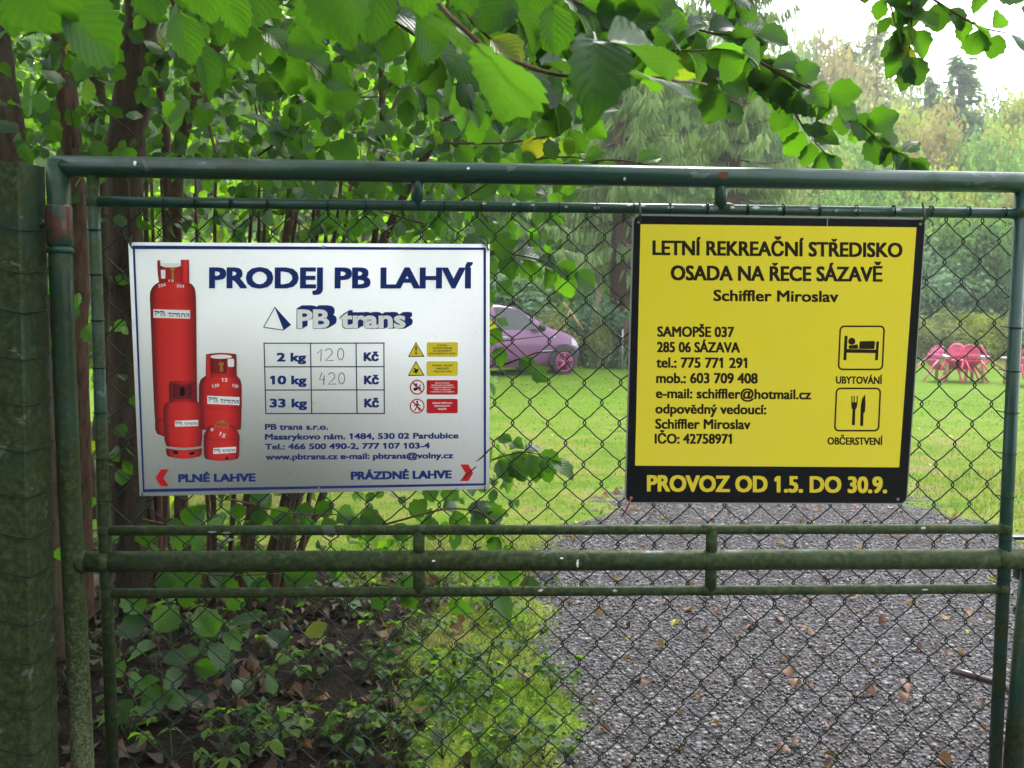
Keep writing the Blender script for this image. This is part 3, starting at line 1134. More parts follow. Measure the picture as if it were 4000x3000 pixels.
for y, sym in ((891, 'smoke'), (998, 'walk')):
    cx = 1675
    sy_ = S1.poly("prohibition_disc", ell(cx, y, 42, n=28), M['red'], 2)
    S1.poly("disc_face", ell(cx, y, 35, n=28), M['white'], 3, sy_)
    if sym == 'walk':
        S1.polys("symbol", [ell(cx, y - 24, 6.5, n=10), [(cx - 7, y - 15), (cx + 8, y - 15), (cx + 5, y + 5), (cx - 5, y + 5)], [(cx - 5, y + 3), (cx + 2, y + 3), (cx - 12, y + 28), (cx - 18, y + 25)],
                            [(cx - 1, y + 3), (cx + 5, y + 3), (cx + 16, y + 26), (cx + 10, y + 28)], [(cx - 6, y - 14), (cx - 2, y - 9), (cx - 18, y + 2), (cx - 20, y - 3)], [(cx + 5, y - 13), (cx + 8, y - 14), (cx + 20, y - 2), (cx + 16, y + 1)]], M['black'], 4, sy_)
    else:
        S1.polys("symbol", [ell(cx - 8, y - 12, 9, 11, n=10), [(cx - 24, y + 8), (cx - 2, y - 2), (cx + 4, y + 14), (cx - 18, y + 22)], [(cx + 2, y - 2), (cx + 24, y + 4), (cx + 22, y + 10), (cx, y + 4)],
                            [(cx - 2, y + 6), (cx + 18, y - 16), (cx + 22, y - 12), (cx + 4, y + 10)]], M['black'], 4, sy_)
    S1.polys("slash", [[(cx - 30, y - 24), (cx - 24, y - 30), (cx + 30, y + 24), (cx + 24, y + 30)]], M['red'], 5, sy_)


# printed gas bottles (a photograph printed on the sign: its tones belong to the print)
def print_mat():
    m, t, o = new_mat("printed_red_bottle")
    a = nd(t, "Attribute", attribute_name="tone")
    pbsdf(t, o, ramp(t, a.outputs['Fac'], [(0, (.05, .006, .012)), (.25, (.25, .008, .012)), (.5, (.58, .016, .018)), (.8, (.72, .035, .03)), (1, (.85, .35, .30))]), .35, .5)
    return m


M['bottle'] = print_mat()


def tone_prof(u, hl=.32, hl2=.86):
    base = .18 + .46 * np.clip(np.sin(np.clip(u * 1.05, 0, 1) * pi) ** .6, 0, 1)
    return base + .22 * np.exp(-((u - hl) / .07) ** 2) * 0 + .10 * np.exp(-((u - hl2) / .05) ** 2)


def bottle_part(name, rows, layer, parent=None, shade=1.0, hl=.62):
    """rows: (y, xl, xr[, curve]) from top to bottom"""
    V, F, T = [], [], []
    n = 14
    for r in rows:
        y, a, b = r[:3]
        cv = r[3] if len(r) > 3 else 6
        for k in range(n + 1):
            u = k / n
            V.append((a + (b - a) * u, y + cv * sin(pi * u)))
            tt = .10 + .52 * sin(pi * min(1, u * .95 + .03)) ** .7 + .16 * math.exp(-((u - hl) / .12) ** 2)
            tt -= .12 * (u < .12)
            T.append(min(1, max(0, tt * shade * (r[4] if len(r) > 4 else 1.0))))
    for i in range(len(rows) - 1):
        for k in range(n):
            F.append((i * (n + 1) + k, i * (n + 1) + k + 1, (i + 1) * (n + 1) + k + 1, (i + 1) * (n + 1) + k))
    o = S1.put(name, V, F, M['bottle'], layer, parent)
    a_ = o.data.attributes.new("tone", 'FLOAT', 'POINT')
    a_.data.foreach_set("value", np.array(T, dtype=np.float32))
    return o


def bottle_label(parent, x0, y0, x1, y1, h, layer, slope=0):
    S1.poly("paper_label", [(x0, y0), (x1, y1), (x1, y1 + h), (x0, y0 + h)], M['white'], layer, parent)
    text(S1, "PB trans", x0 + h * .12, y0 + h * .82, x1 - h * .1, y1 + h * .82, h * .62, M['navy'], .05, layer + 1, parent)
    text(S1, "PB trans", x0 + h * .08, y0 + h * .84, x1 - h * .16, y1 + h * .84, h * .50, M['white'], .01, layer + 2, parent)


# tall bottle
b1 = bottle_part("printed_gas_bottle", [(282, 232, 352, 0, .9), (292, 206, 372, 0, 1), (306, 182, 395, 0, 1.05), (325, 165, 408, 2, 1), (350, 155, 414, 4), (395, 153, 417, 5, .92), (402, 155, 416, 5, .8), (410, 155, 417), (700, 166, 420),
                                            (950, 176, 424), (1060, 182, 426, 6), (1068, 184, 426, 6, .6), (1080, 184, 426, 6, .9), (1130, 184, 424, 20, .85), (1155, 196, 420, 30, .6)], 2)
bottle_part("bottle_collar", [(186, 196, 376, 14, .55), (215, 197, 377, 10, .6), (255, 200, 378, 6, .62), (288, 206, 376, 4, .6)], 3, b1)
S1.polys("collar_gap", [[(214, 184), (332, 184), (332, 200), (300, 208), (240, 208), (214, 198)], rrect(214, 222, 242, 272, 6)], M['white'], 4, b1)
bottle_part("collar_post", [(168, 196, 212, 0, .5), (290, 204, 220, 0, .6)], 5, b1)
bottle_part("collar_post", [(165, 330, 376, 0, 1.1), (200, 331, 377, 0, 1.1), (298, 334, 378, 0, 1.0)], 5, b1)
S1.polys("printed_valve", [[(272, 208), (298, 208), (296, 222), (290, 226), (292, 276), (276, 276), (278, 226), (270, 220)]], M['brass'], 6, b1)
bottle_label(b1, 174, 446, 383, 452, 48, 3)
text(S1, "324", 204, 322, 244, 314, 16, M['white'], .02, 3, b1)
text(S1, "324", 306, 320, 348, 324, 16, M['white'], .02, 3, b1)
text(S1, "15", 258, 290, 290, 290, 12, M['white'], .02, 3, b1)
# medium bottle on the right
b2 = bottle_part("printed_gas_bottle", [(815, 500, 610, 0, .9), (830, 462, 655, 0, 1.05), (848, 442, 670, 2, 1), (880, 434, 677, 5), (1000, 434, 678, 5), (1004, 436, 676, 5, .7), (1012, 436, 677, 5), (1100, 440, 674, 6), (1130, 446, 672, 10, .8)], 4)
bottle_part("bottle_collar", [(702, 476, 646, -8, .6), (730, 474, 648, 0, .8), (780, 474, 648, 0, .7), (832, 472, 650, 0, .8)], 5, b2)
S1.polys("collar_gap", [ell(560, 716, 62, 12), rrect(598, 728, 634, 774, 8)], M['white'], 6, b2)
bottle_part("collar_opening", [(725, 500, 590, 4, .35), (760, 500, 592, 4, .4), (808, 505, 592, 4, .4)], 6, b2)
bottle_part("collar_post", [(705, 474, 500, 0, .9), (835, 472, 504, 0, .9)], 7, b2)
S1.polys("printed_valve", [[(548, 748), (575, 748), (575, 762), (568, 768), (574, 800), (552, 800), (556, 768), (546, 760)]], M['brass'], 8, b2)
bottle_label(b2, 482, 938, 665, 946, 46, 6)
text(S1, "15", 564, 858, 596, 858, 20, M['white'], .02, 6, b2)
text(S1, "130", 510, 893, 550, 886, 17, M['white'], .02, 6, b2)
text(S1, "130", 622, 888, 656, 894, 17, M['white'], .02, 6, b2)
# small bottle in front left
b3 = bottle_part("printed_gas_bottle", [(965, 285, 410, 0, .9), (976, 250, 435, 0, 1.0), (992, 236, 448, 2, 1), (1020, 230, 453, 4), (1100, 232, 453, 5), (1108, 234, 452, 5, .75), (1116, 234, 453, 5), (1190, 238, 452, 6), (1225, 250, 446, 8, .8)], 9)
bottle_part("foot_ring", [(1236, 246, 452, 12, .7), (1262, 248, 450, 14, 1.0), (1282, 256, 442, 14, .7)], 9, b3)
S1.polys("foot_gap", [[(284, 1247), (318, 1256), (316, 1272), (290, 1268)], [(378, 1262), (412, 1256), (408, 1272), (380, 1276)]], M['black'], 10, b3)
bottle_part("bottle_collar", [(858, 268, 415, -6, .55), (880, 262, 418, 0, .62), (930, 264, 420, 0, .5), (975, 266, 424, 0, .6)], 10, b3)
bottle_part("collar_opening", [(868, 286, 398, 6, .25), (900, 284, 396, 4, .2), (955, 290, 392, 2, .2)], 11, b3)
S1.polys("printed_valve", [[(328, 890), (350, 890), (356, 925), (344, 940), (326, 936)]], M['black'], 12, b3)
bottle_label(b3, 298, 1080, 430, 1076, 34, 11)
# smallest bottle
b4 = bottle_part("printed_gas_bottle", [(1106, 500, 620, 0, .9), (1120, 484, 640, 0, 1.1), (1150, 466, 660, 2, 1.05), (1172, 460, 666, 4, 1), (1186, 462, 666, 5, .75), (1194, 460, 665, 5), (1280, 464, 663, 8), (1298, 474, 655, 10, .7)], 9)
S1.strokes("carry_loop", [arc(564, 1118, 38, 36, 170, 370, 14), [(528, 1112), (600, 1118)]], 7, M['brass'], 11, b4)
S1.poly("printed_valve", ell(567, 1088, 15, 11), M['brass'], 12, b4)
bottle_label(b4, 517, 1236, 646, 1228, 34, 11)
text(S1, "15", 545, 1160, 578, 1180, 22, M['white'], .02, 11, b4)
text(S1, "28", 498, 1135, 514, 1140, 16, M['white'], .02, 11, b4)
S1.poly("printed_spot", ell(594, 1293, 9), M['black'], 11, b4)
# screws, corner ties
for c in ((1141, 94), (1118, 1466)):
    S1.poly("screw_head", ell(c[0], c[1], 8), M['alu'], 3)
for c, sg in (((48, 82), -1), ((2068, 96), 1), ((2060, 1456), 1), ((112, 1492), -1)):
    q = S1.m([c], 1)[0]
    mb = MB()
    if c[1] < 1000:
        mb.tube([q + np.array([0, .004, .025]), q + np.array([.002, -.004, .01]), q + np.array([-.001, -.006, 0]), q + np.array([.004, -.004, -.008]), q + np.array([0, .004, -.006])], .0022, 6)
        mb.tube([q + np.array([-.002, -.003, .004]), q + np.array([-.012, -.001, .012]), q + np.array([-.018, .006, .02])], .0018, 6)
    else:
        mb.tube([q + np.array([0, .004, -.014]), q + np.array([0, -.004, -.006]), q + np.array([.001, -.004, .002])], .0016, 6)
    mb.build("corner_tie", M['wire'], ws, True, False)

# ---- yellow sign
sc2 = 1.012
yw = sign_root("recreation_centre_sign", "square yellow sign with black frame and opening season wired to the gate", None, (.7184, 2.7282, 1.3828), sc2, 2.88, .22, 1.92)
w2, h2 = .8 * sc2, .7966 * sc2
S2 = Sign(yw, [(100, 50), (1655, 68), (1555, 1590), (50, 1585)], w2, h2)
# plate with rounded corners: grey edge, black print on top
r = .022
pl = rrect(-w2 / 2, -h2 / 2, w2 / 2, h2 / 2, r, 6)
me = bpy.data.meshes.new("sign_plate")
nP = len(pl)
me.from_pydata([(x, -.001, z) for x, z in pl] + [(x, .004, z) for x, z in pl], [], [tuple(range(nP)), tuple(range(2 * nP - 1, nP - 1, -1))] + [(i, nP + i, nP + (i + 1) % nP, (i + 1) % nP) for i in range(nP)])
me.materials.append(M['alu'])
link("sign_plate", me, yw, False)
pl2 = rrect(-w2 / 2 + .004, -h2 / 2 + .003, w2 / 2 - .003, h2 / 2 - .005, r - .004, 6)
me = bpy.data.meshes.new("black_face")
me.from_pydata([(x, -.00118, z) for x, z in pl2], [], [tuple(range(len(pl2)))])
me.materials.append(M['black'])
face_viewer(me)
link("black_face", me, yw, False)
S2.poly("yellow_face", [(141, 104), (1603, 118), (1513, 1393), (107, 1385)], M['plate2'], 1.5)
K = M['brown_black']
BL = .042
for body, x0, y0, x1, y1, cap in (("LETNÍ REKREAČNÍ STŘEDISKO", 207, 265, 1525, 275, 73), ("OSADA NA ŘECE SÁZAVĚ", 303, 398, 1419, 404, 74), ("Schiffler Miroslav", 528, 508, 1186, 513, 56),
                                  ("SAMOPŠE 037", 230, 698, 633, 700, 52), ("285 06 SÁZAVA", 228, 780, 664, 782, 52), ("tel.: 775 771 291", 224, 862, 702, 864, 52), ("mob.: 603 709 408", 223, 944, 758, 946, 52),
                                  ("e-mail: schiffler@hotmail.cz", 221, 1024, 1041, 1030, 50), ("odpovědný vedoucí:", 218, 1106, 803, 1110, 50), ("Schiffler Miroslav", 217, 1187, 719, 1189, 50),
                                  ("IČO: 42758971", 214, 1266, 620, 1267, 50), ("UBYTOVÁNÍ", 1177, 946, 1420, 948, 37), ("OBČERSTVENÍ", 1132, 1271, 1423, 1273, 37)):
    text(S2, body, x0, y0, x1, y1, cap, K, BL)
text(S2, "PROVOZ OD 1.5. DO 30.9.", 174, 1520, 1444, 1528, 82, M['yprint'], BL + .004, 2)
for (x0, y0, x1, y1) in ((1190, 638, 1432, 876), (1170, 968, 1412, 1202)):
    dx = -4
    S2.polys("pictogram_frame", ringpolys([(x + (y - y0) * -.045, y) for x, y in rrect(x0 + 5, y0, x1 + 5, y1, 26)], [(x + (y - y0) * -.045, y) for x, y in rrect(x0 + 14, y0 + 9, x1 - 4, y1 - 9, 18)]), K, 2)
S2.polys("bed_pictogram", [[(1222, 693), (1238, 693), (1231, 822), (1215, 822)], [(1391, 722), (1405, 722), (1399, 822), (1383, 822)], [(1228, 763), (1392, 766), (1391, 785), (1227, 783)],
                           ell(1260, 722, 19, n=16), [(1243, 745), (1292, 738), (1294, 762), (1244, 762)], [(1302, 722), (1378, 720), (1384, 728), (1380, 763), (1298, 763)]], K, 2)
S2.polys("fork_pictogram", [[(1258, 1012), (1264, 1012), (1264, 1050), (1258, 1050)], [(1270, 1012), (1276, 1012), (1276, 1050), (1270, 1050)], [(1286, 1012), (1292, 1012), (1291, 1050), (1285, 1050)],
                            [(1257, 1046), (1291, 1046), (1287, 1074), (1279, 1086), (1277, 1168), (1260, 1168), (1264, 1086), (1258, 1074)]], K, 2)
S2.polys("knife_pictogram", [[(1332, 1003), (1333, 1060), (1330, 1100), (1323, 1102), (1321, 1172), (1304, 1172), (1308, 1060), (1316, 1025)]], K, 2)
S2.strokes("glue_streak", [[(1131, 72), (1130, 112)]], 5, M['alu'], 3)
for c in ((131, 93), (1624, 100), (86, 1557), (1507, 1563)):
    S2.poly("screw_head", ell(c[0], c[1], 8), M['alu'], 3)
for c in ((134, 90), (1634, 96)):
    q = S2.m([c], 1)[0]
    MB().tube([q + np.array([0, -.006, 0]), q + np.array([.001, -.008, .02]), q + np.array([.0, .000, .045]), q + np.array([.002, .012, .055])], .0035, 6).build("cable_tie", M['plastic_black'], yw, True, False)
q = S2.m([(82, 1560)], 1)[0]
MB().tube([q, q + np.array([-.002, -.006, -.006]), q + np.array([-.010, -.004, -.028]), q + np.array([-.024, 0, -.055])], .0022, 6).build("red_cord", M['tie'], yw, True, False)


# ------------------------------------------------------------------ leaves
def leaf_template(nu=9, nv=2, kind='hazel', droop=.25, fold=.12, serr=.06, seed=0):
    """length 1 along +Y starting at a short petiole; attr luv=(u,v,0)"""
    r_ = np.random.default_rng(seed)
    us = np.linspace(0, 1, nu)
    if kind == 'hazel':
        w = np.interp(us, [0, .05, .15, .3, .5, .65, .8, .9, 1], [.05, .26, .37, .455, .48, .43, .29, .13, 0]) * r_.uniform(.86, 1.06)
    elif kind == 'narrow':
        w = .24 * np.sin(pi * us ** .9) ** .8
        w[0] = .02
    elif kind == 'round':
        w = .48 * np.sin(pi * us) ** .5
        w[0] = .05
    vs = np.linspace(-1, 1, 2 * nv + 1)
    V, A = [], []
    tw = r_.uniform(-.2, .2)
    for i, (u, ww) in enumerate(zip(us, w)):
        for v in vs:
            z = -droop * u * u + fold * abs(v) * ww * 1.6 + .02 * sin(v * 5 + u * 7 + seed)
            y = u
            if abs(v) > .99:
                wj = ww * (1 + (serr if i % 2 else -serr))
                y = u + (.03 if i % 2 else -.01)
            else:
                wj = ww
            if u < .02 and kind == 'hazel' and abs(v) > .4: y -= .05
            z += tw * v * ww * u
            V.append((wj * v, y - (.12 * droop * u), z))
            A.append((u, v, 0))
    m = len(vs)
    F = []
    for i in range(nu - 1):
        for j in range(m - 1):
            a = i * m + j
            F.append((a, a + 1, a + 1 + m, a + m))
    b_ = len(V)
    V += [(-.012, -.20, -.05), (.012, -.20, -.05), (.012, .02, 0), (-.012, .02, 0)]
    A += [(0, 0, 0)] * 4
    F.append((b_, b_ + 1, b_ + 2, b_ + 3))
    return np.array(V), np.array(F), np.array(A, float)


NEAR = [leaf_template(15, 3, 'hazel', d, f, .07, s) for s, (d, f) in enumerate(((.12, .25), (.3, .15), (.45, .3), (.2, -.1)))]
MIDL = [leaf_template(9, 2, 'hazel', d, f, .085, s) for s, (d, f) in enumerate(((.12, .25), (.3, .12), (.5, .3), (.22, -.12)))]
FARL = [leaf_template(5, 1, 'hazel', d, f, .05, s) for s, (d, f) in enumerate(((.15, .3), (.4, .3)))]


def leaf_objs(parent, T, Ms, mat, name="leaf", pick=None):
    meshes = [np_mesh(name, t_[0], t_[1], True, {"luv": t_[2]}, mat) for t_ in T]
    inv = Matrix.Translation(parent.location).inverted()
    for i, m_ in enumerate(Ms):
        o = bpy.data.objects.new(name, meshes[int(rng.integers(len(T))) if pick is None else pick[i]])
        COL.objects.link(o)
        o.parent = parent
        o.matrix_parent_inverse = inv
        o.matrix_basis = Matrix(m_.tolist())


def leaf_mass(parent, T, Ms, mat, name="foliage", kind='stuff'):
    if len(Ms) == 0: return None
    Vs, Fs, As, n = [], [], [], 0
    pk = rng.integers(len(T), size=len(Ms))
    for k, t_ in enumerate(T):
        mm = Ms[pk == k]
        if len(mm) == 0: continue
        v, f, a = merge_inst(t_[0], t_[1], mm, t_[2], rng.random(len(mm)))
        Vs.append(v); Fs.append(f + n); As.append(a)
        n += len(v)
    me = np_mesh(name, np.concatenate(Vs), np.concatenate(Fs), True, {"luv": np.concatenate(As)}, mat)
    o = link(name, me, parent)
    if kind: o['kind'] = kind
    return o


def split_leaves(parent, Ms, mat, maxn=290, T1=MIDL, T2=MIDL, name="leaf"):
    """the largest in view become leaves of their own, the rest one mass"""
    P = Ms[:, :3, 3]
    pp, d = proj(P)
    sz = np.linalg.norm(Ms[:, :3, 1], axis=1) / np.maximum(d, .2)
    inv = (pp[:, 0] > -50) & (pp[:, 0] < 4050) & (pp[:, 1] > -50) & (pp[:, 1] < 3050) & (d > .2)
    key = np.where(inv, sz, -1)
    order = np.argsort(-key)
    n = min(maxn, int(inv.sum()))
    leaf_objs(parent, T1, Ms[order[:n]], mat, name)
    leaf_mass(parent, T2, Ms[order[n:]], mat)


def stem(mb, pts, r0, r1, n=10, wob=.01, sub=5):
    P = np.array(pts, float)
    t_ = np.linspace(0, 1, len(P))
    tt = np.linspace(0, 1, (len(P) - 1) * sub + 1)
    # Catmull-like smoothing through linear interpolation and a small running mean
    Q = np.stack([np.interp(tt, t_, P[:, k]) for k in range(3)], 1)
    for _ in range(2):
        Q[1:-1] = (Q[:-2] + 2 * Q[1:-1] + Q[2:]) / 4
    Q[1:-1] += rng.normal(size=(len(Q) - 2, 3)) * wob * .5
    mb.tube(Q, np.linspace(r0, r1, len(Q)) * (1 + .06 * rng.normal(size=len(Q))), n)
    return Q


# ---- multi-stemmed hazel behind the gate
hazel = thing("hazel_shrub", "many-stemmed hazel with dense leaves behind the white sign", "shrub", (-1.5, 4.6, 0))


def px_stem(lst, w0, w1, mat='bark', parent=hazel, name="stem", n=12, wob=.008):
    pts = [at(*q) for q in lst]
    d0, d1 = lst[0][2], lst[-1][2]
    mb = MB()
    Q = stem(mb, pts, w0 / 2 * d0 / FPX, w1 / 2 * d1 / FPX, n, wob)
    mb.build(name, M[mat], parent, True)
    return Q


allstems = []
allstems.append(px_stem([(215, 2680, 4.0), (150, 1900, 4.0), (100, 1200, 4.0), (30, 600, 4.0), (-40, 150, 4.1), (-140, -600, 4.3)], 185, 120))
allstems.append(px_stem([(330, 2620, 4.4), (312, 2000, 4.3), (302, 1400, 4.2), (295, 800, 4.2), (265, 350, 4.2), (200, -100, 4.3), (150, -700, 4.6)], 95, 55, 'bark_red'))
allstems.append(px_stem([(420, 2560, 4.6), (400, 1500, 4.4), (388, 700, 4.4), (372, 200, 4.4), (370, -100, 4.5), (350, -700, 4.6)], 50, 62))
allstems.append(px_stem([(560, 2560, 4.7), (500, 1900, 4.6), (478, 1200, 4.6), (488, 600, 4.6), (540, 150, 4.6), (590, -200, 4.6), (640, -900, 4.8)], 170, 100))
allstems.append(px_stem([(750, 2520, 4.7), (700, 1900, 4.6), (690, 1000, 4.5), (690, 620, 4.4), (745, 380, 4.3), (840, 180, 4.3), (960, -50, 4.3), (1200, -600, 4.3)], 60, 42, 'bark_red'))
allstems.append(px_stem([(900, 2500, 4.8), (1020, 1800, 4.7), (1120, 1000, 4.7), (1152, 600, 4.7), (1180, 200, 4.7), (1230, -300, 4.8)], 42, 28, 'bark_red'))
allstems.append(px_stem([(620, 2540, 4.7), (640, 1900, 4.7), (655, 1000, 4.8), (640, 400, 4.8), (560, -100, 4.9), (420, -600, 5)], 45, 30, 'bark_red'))
allstems.append(px_stem([(980, 2480, 4.9), (1200, 1600, 4.6), (1560, 800, 4.2), (1780, 400, 4.0), (1900, 250, 3.9)], 44, 18, 'bark_red'))
allstems.append(px_stem([(640, -60, 3.6), (705, 60, 3.6), (770, 280, 3.6), (815, 480, 3.6), (850, 640, 3.6)], 20, 10, 'bark_red'))
allstems.append(px_stem([(1000, 2500, 4.9), (1250, 2000, 4.8), (1420, 1300, 4.7), (1500, 600, 4.6), (1480, 0, 4.6)], 34, 20))
for k in range(22):
    x = rng.uniform(560, 1180)
    tx = x + (x - 850) * rng.uniform(.3, 1.1) + rng.uniform(-120, 120)
    d = rng.uniform(4.5, 5.0)
    allstems.append(px_stem([(840 + (x - 840) * .75, 2560 - (d - 4.5) * 120, d), (x, 2200, d - .05), ((x + tx) / 2, 1500, d - .1), (tx, 700, d - rng.uniform(.1, .5))], rng.uniform(22, 48), 12, 'bark_red' if k % 3 else 'bark', n=8))


def dens(pp):
    """how full of leaves the hazel is, by where it stands in the view"""
    x, y = pp[:, 0], pp[:, 1]
    edge = np.interp(y, [-400, 0, 300, 600, 850, 1000, 1200, 1500, 1600, 1750, 1950, 2050, 2300, 3000],
                     [2700, 2500, 2350, 2330, 2250, 2230, 2020, 1960, 1850, 2150, 2080, 1900, 1500, 900])
    full = np.clip((edge - x) / 330, 0, 1) ** .7
    vert = np.interp(y, [-3000, 600, 900, 1500, 1900, 2150, 2350, 2600], [1, 1, .8, .7, .6, .42, .16, .02])
    hole = np.where((y > 900) & (y < 2000) & (x > 500) & (x < 1900), .35, 1)
    dark_left = np.where((x < 650) & (y > 600), .22, 1)
    tr = np.where(((x < 140) & (y > 150) & (y < 700)) | ((x > 225) & (x < 335) & (y > 300) & (y < 640)) | ((x > 425) & (x < 560) & (y > -50) & (y < 640)), .3, 1)
    return full * vert * hole * dark_left * tr


def hazel_leaves(N, lo, hi, densf, size=(.06, .105), clus=7, facing=(0, -.75, .55), sp=.75):
    nc = N // clus
    C = np.stack([rnd(nc, lo[k], hi[k]) for k in range(3)], 1)
    D0 = rdir(nc) * np.array([1, .8, .5]) + np.array([.15, -.1, -.35])
    k = np.arange(clus)
    P = C[:, None] + D0[:, None] * (k[None, :, None] - clus / 2) * .05 + rng.normal(size=(nc, clus, 3)) * .025
    P = P.reshape(-1, 3)
    pp, d = proj(P)
    keep = rnd(len(P)) < densf(pp)
    P = P[keep]
    D = np.repeat(D0, clus, 0)[keep]
    n = len(P)
    lat = rdir(n) * .9
    D = D * .5 + lat + np.array([0, -.1, -.55])
    Nn = np.array(facing) + rdir(n) * sp
    sz_ = rnd(n, *size) * rnd(n, .62, 1.12)
    return frames(P, D, Nn, sz_, sz_ * rnd(n, .78, 1.08))


Ms = np.concatenate([
    hazel_leaves(20000, (-3.6, 3.6, .25), (1.1, 5.6, 4.4), dens, (.05, .088)),
    hazel_leaves(1500, (-2.2, 3.0, 1.3), (.55, 3.9, 2.9), lambda pp: dens(pp) * np.where(pp[:, 1] < 700, .9, .35), (.055, .09)),
])
split_leaves(hazel, Ms, M['leaf'], 290)
# twigs
mb = MB()
for k in range(170):
    c = np.array([rng.uniform(-3, .3), rng.uniform(3.5, 5.2), rng.uniform(.9, 3.4)])
    pp, _ = proj(c[None])
    if rng.random() > dens(pp)[0] + .05: continue
    d = rdir(1)[0] * np.array([1, .6, .7]) + np.array([.3, -.1, .2])
    d *= rng.uniform(.2, .5)
    mb.tube([c, c + d * .5 + rdir(1)[0] * .03, c + d], [.005, .0035, .0015], 5)
mb.build("twig", M['bark'], hazel, True)['kind'] = 'stuff'

# leaves by the right edge of the white sign: two ragged sprays
def spray(parent, pts, n, size, mat, r=.004, nm="twig", T=MIDL, facing=(0, -.8, .4), droop=.6, spread=.5, rr=.0015, aslist=False, flat=.35):
    P = np.array([at(*q) for q in pts])
    t_ = np.linspace(0, 1, len(P))
    tt = np.linspace(0, 1, 14)
    Q = np.stack([np.interp(tt, t_, P[:, k]) for k in range(3)], 1)
    for _ in range(2): Q[1:-1] = (Q[:-2] + 2 * Q[1:-1] + Q[2:]) / 4
    MB().tube(Q, np.linspace(r, rr, len(Q)), 7).build(nm, M['bark_red'], parent, True)
    s = np.linspace(.05, 1, n)
    B = np.stack([np.interp(s, tt, Q[:, k]) for k in range(3)], 1)
    T_ = np.gradient(Q, axis=0)
    TT = np.stack([np.interp(s, tt, T_[:, k]) for k in range(3)], 1)
    TT /= np.linalg.norm(TT, axis=1)[:, None]
    view = B - CAM
    view /= np.linalg.norm(view, axis=1)[:, None]
    side = np.cross(TT, view) * np.where(np.arange(n) % 2, 1, -1)[:, None]
    D = side * .8 + TT * spread + np.array([0, 0, -droop]) + rdir(n) * flat
    D[-1] = TT[-1] * 1.0 + np.array([0, 0, -.3])
    Nn = np.array(facing) + rdir(n) * .55
    sc = rnd(n, size[0], size[1])
    B = B + D / np.linalg.norm(D, axis=1)[:, None] * .012
    return frames(B, D, Nn, sc)


A = [spray(hazel, [(1700, 950, 3.4), (1950, 985, 3.3), (2100, 1010, 3.3), (2240, 1060, 3.3)], 12, (.07, .1), M['leaf']),
     spray(hazel, [(1750, 1230, 3.2), (1920, 1300, 3.15), (2000, 1380, 3.15), (2080, 1430, 3.1)], 5, (.055, .075), M['leaf']),
     spray(hazel, [(1700, 1900, 3.3), (1930, 1790, 3.2), (2050, 1760, 3.15), (2150, 1790, 3.1)], 12, (.06, .09), M['leaf']),
     spray(hazel, [(1500, 2050, 3.4), (1750, 1980, 3.3), (1900, 2000, 3.3), (1970, 2120, 3.3)], 12, (.06, .09), M['leaf']),
     spray(hazel, [(900, 1950, 3.5), (1150, 2010, 3.4), (1400, 2010, 3.3)], 12, (.06, .09), M['leaf']),
     spray(hazel, [(560, 2030, 3.3), (700, 2060, 3.3), (800, 2050, 3.2)], 6, (.07, .1), M['leaf']),
     spray(hazel, [(620, 2200, 3.3), (750, 2240, 3.2), (900, 2250, 3.2), (1100, 2240, 3.2)], 8, (.08, .11), M['leaf'], flat=.5),
     spray(hazel, [(1450, 2280, 3.4), (1600, 2300, 3.4), (1900, 2330, 3.4), (2020, 2290, 3.4)], 9, (.07, .1), M['leaf']),
     spray(hazel, [(1700, 850, 3.3), (2050, 620, 3.1), (2250, 610, 3.05), (2330, 640, 3.0)], 10, (.065, .085), M['leaf']),
     spray(hazel, [(1750, 560, 3.3), (2000, 560, 3.1), (2200, 520, 3.05), (2310, 440, 3.0)], 12, (.065, .085), M['leaf']),
     spray(hazel, [(2100, 650, 3.2), (2400, 620, 3.2), (2560, 650, 3.2)], 5, (.06, .075), M['leaf'])]
leaf_objs(hazel, MIDL, np.concatenate(A), M['leaf'], "leaf_on_spray")

# low hazel sprouts near the left stile
sprout = thing("hazel_sprout", "low hazel sprout with broad drooping leaves at the foot of the stems", "shrub", (-1.2, 3.5, 0))
A = [spray(sprout, [(600, 2950, 3.4), (640, 2700, 3.4), (620, 2500, 3.4), (560, 2400, 3.4)], 9, (.09, .12), M['leaf'], facing=(0, -.5, .8)),
     spray(sprout, [(650, 2900, 3.5), (720, 2650, 3.5), (800, 2520, 3.5), (900, 2440, 3.5)], 10, (.08, .12), M['leaf'], facing=(0, -.5, .8)),
     spray(sprout, [(600, 2980, 3.5), (560, 2800, 3.4), (480, 2650, 3.4)], 8, (.08, .12), M['leaf'], facing=(0, -.5, .8)),
     spray(sprout, [(800, 2900, 3.6), (960, 2700, 3.5), (1100, 2560, 3.5), (1180, 2480, 3.5)], 5, (.07, .1), M['leaf'], facing=(.2, -.4, .8))]
leaf_objs(sprout, MIDL, np.concatenate(A), M['leaf'])

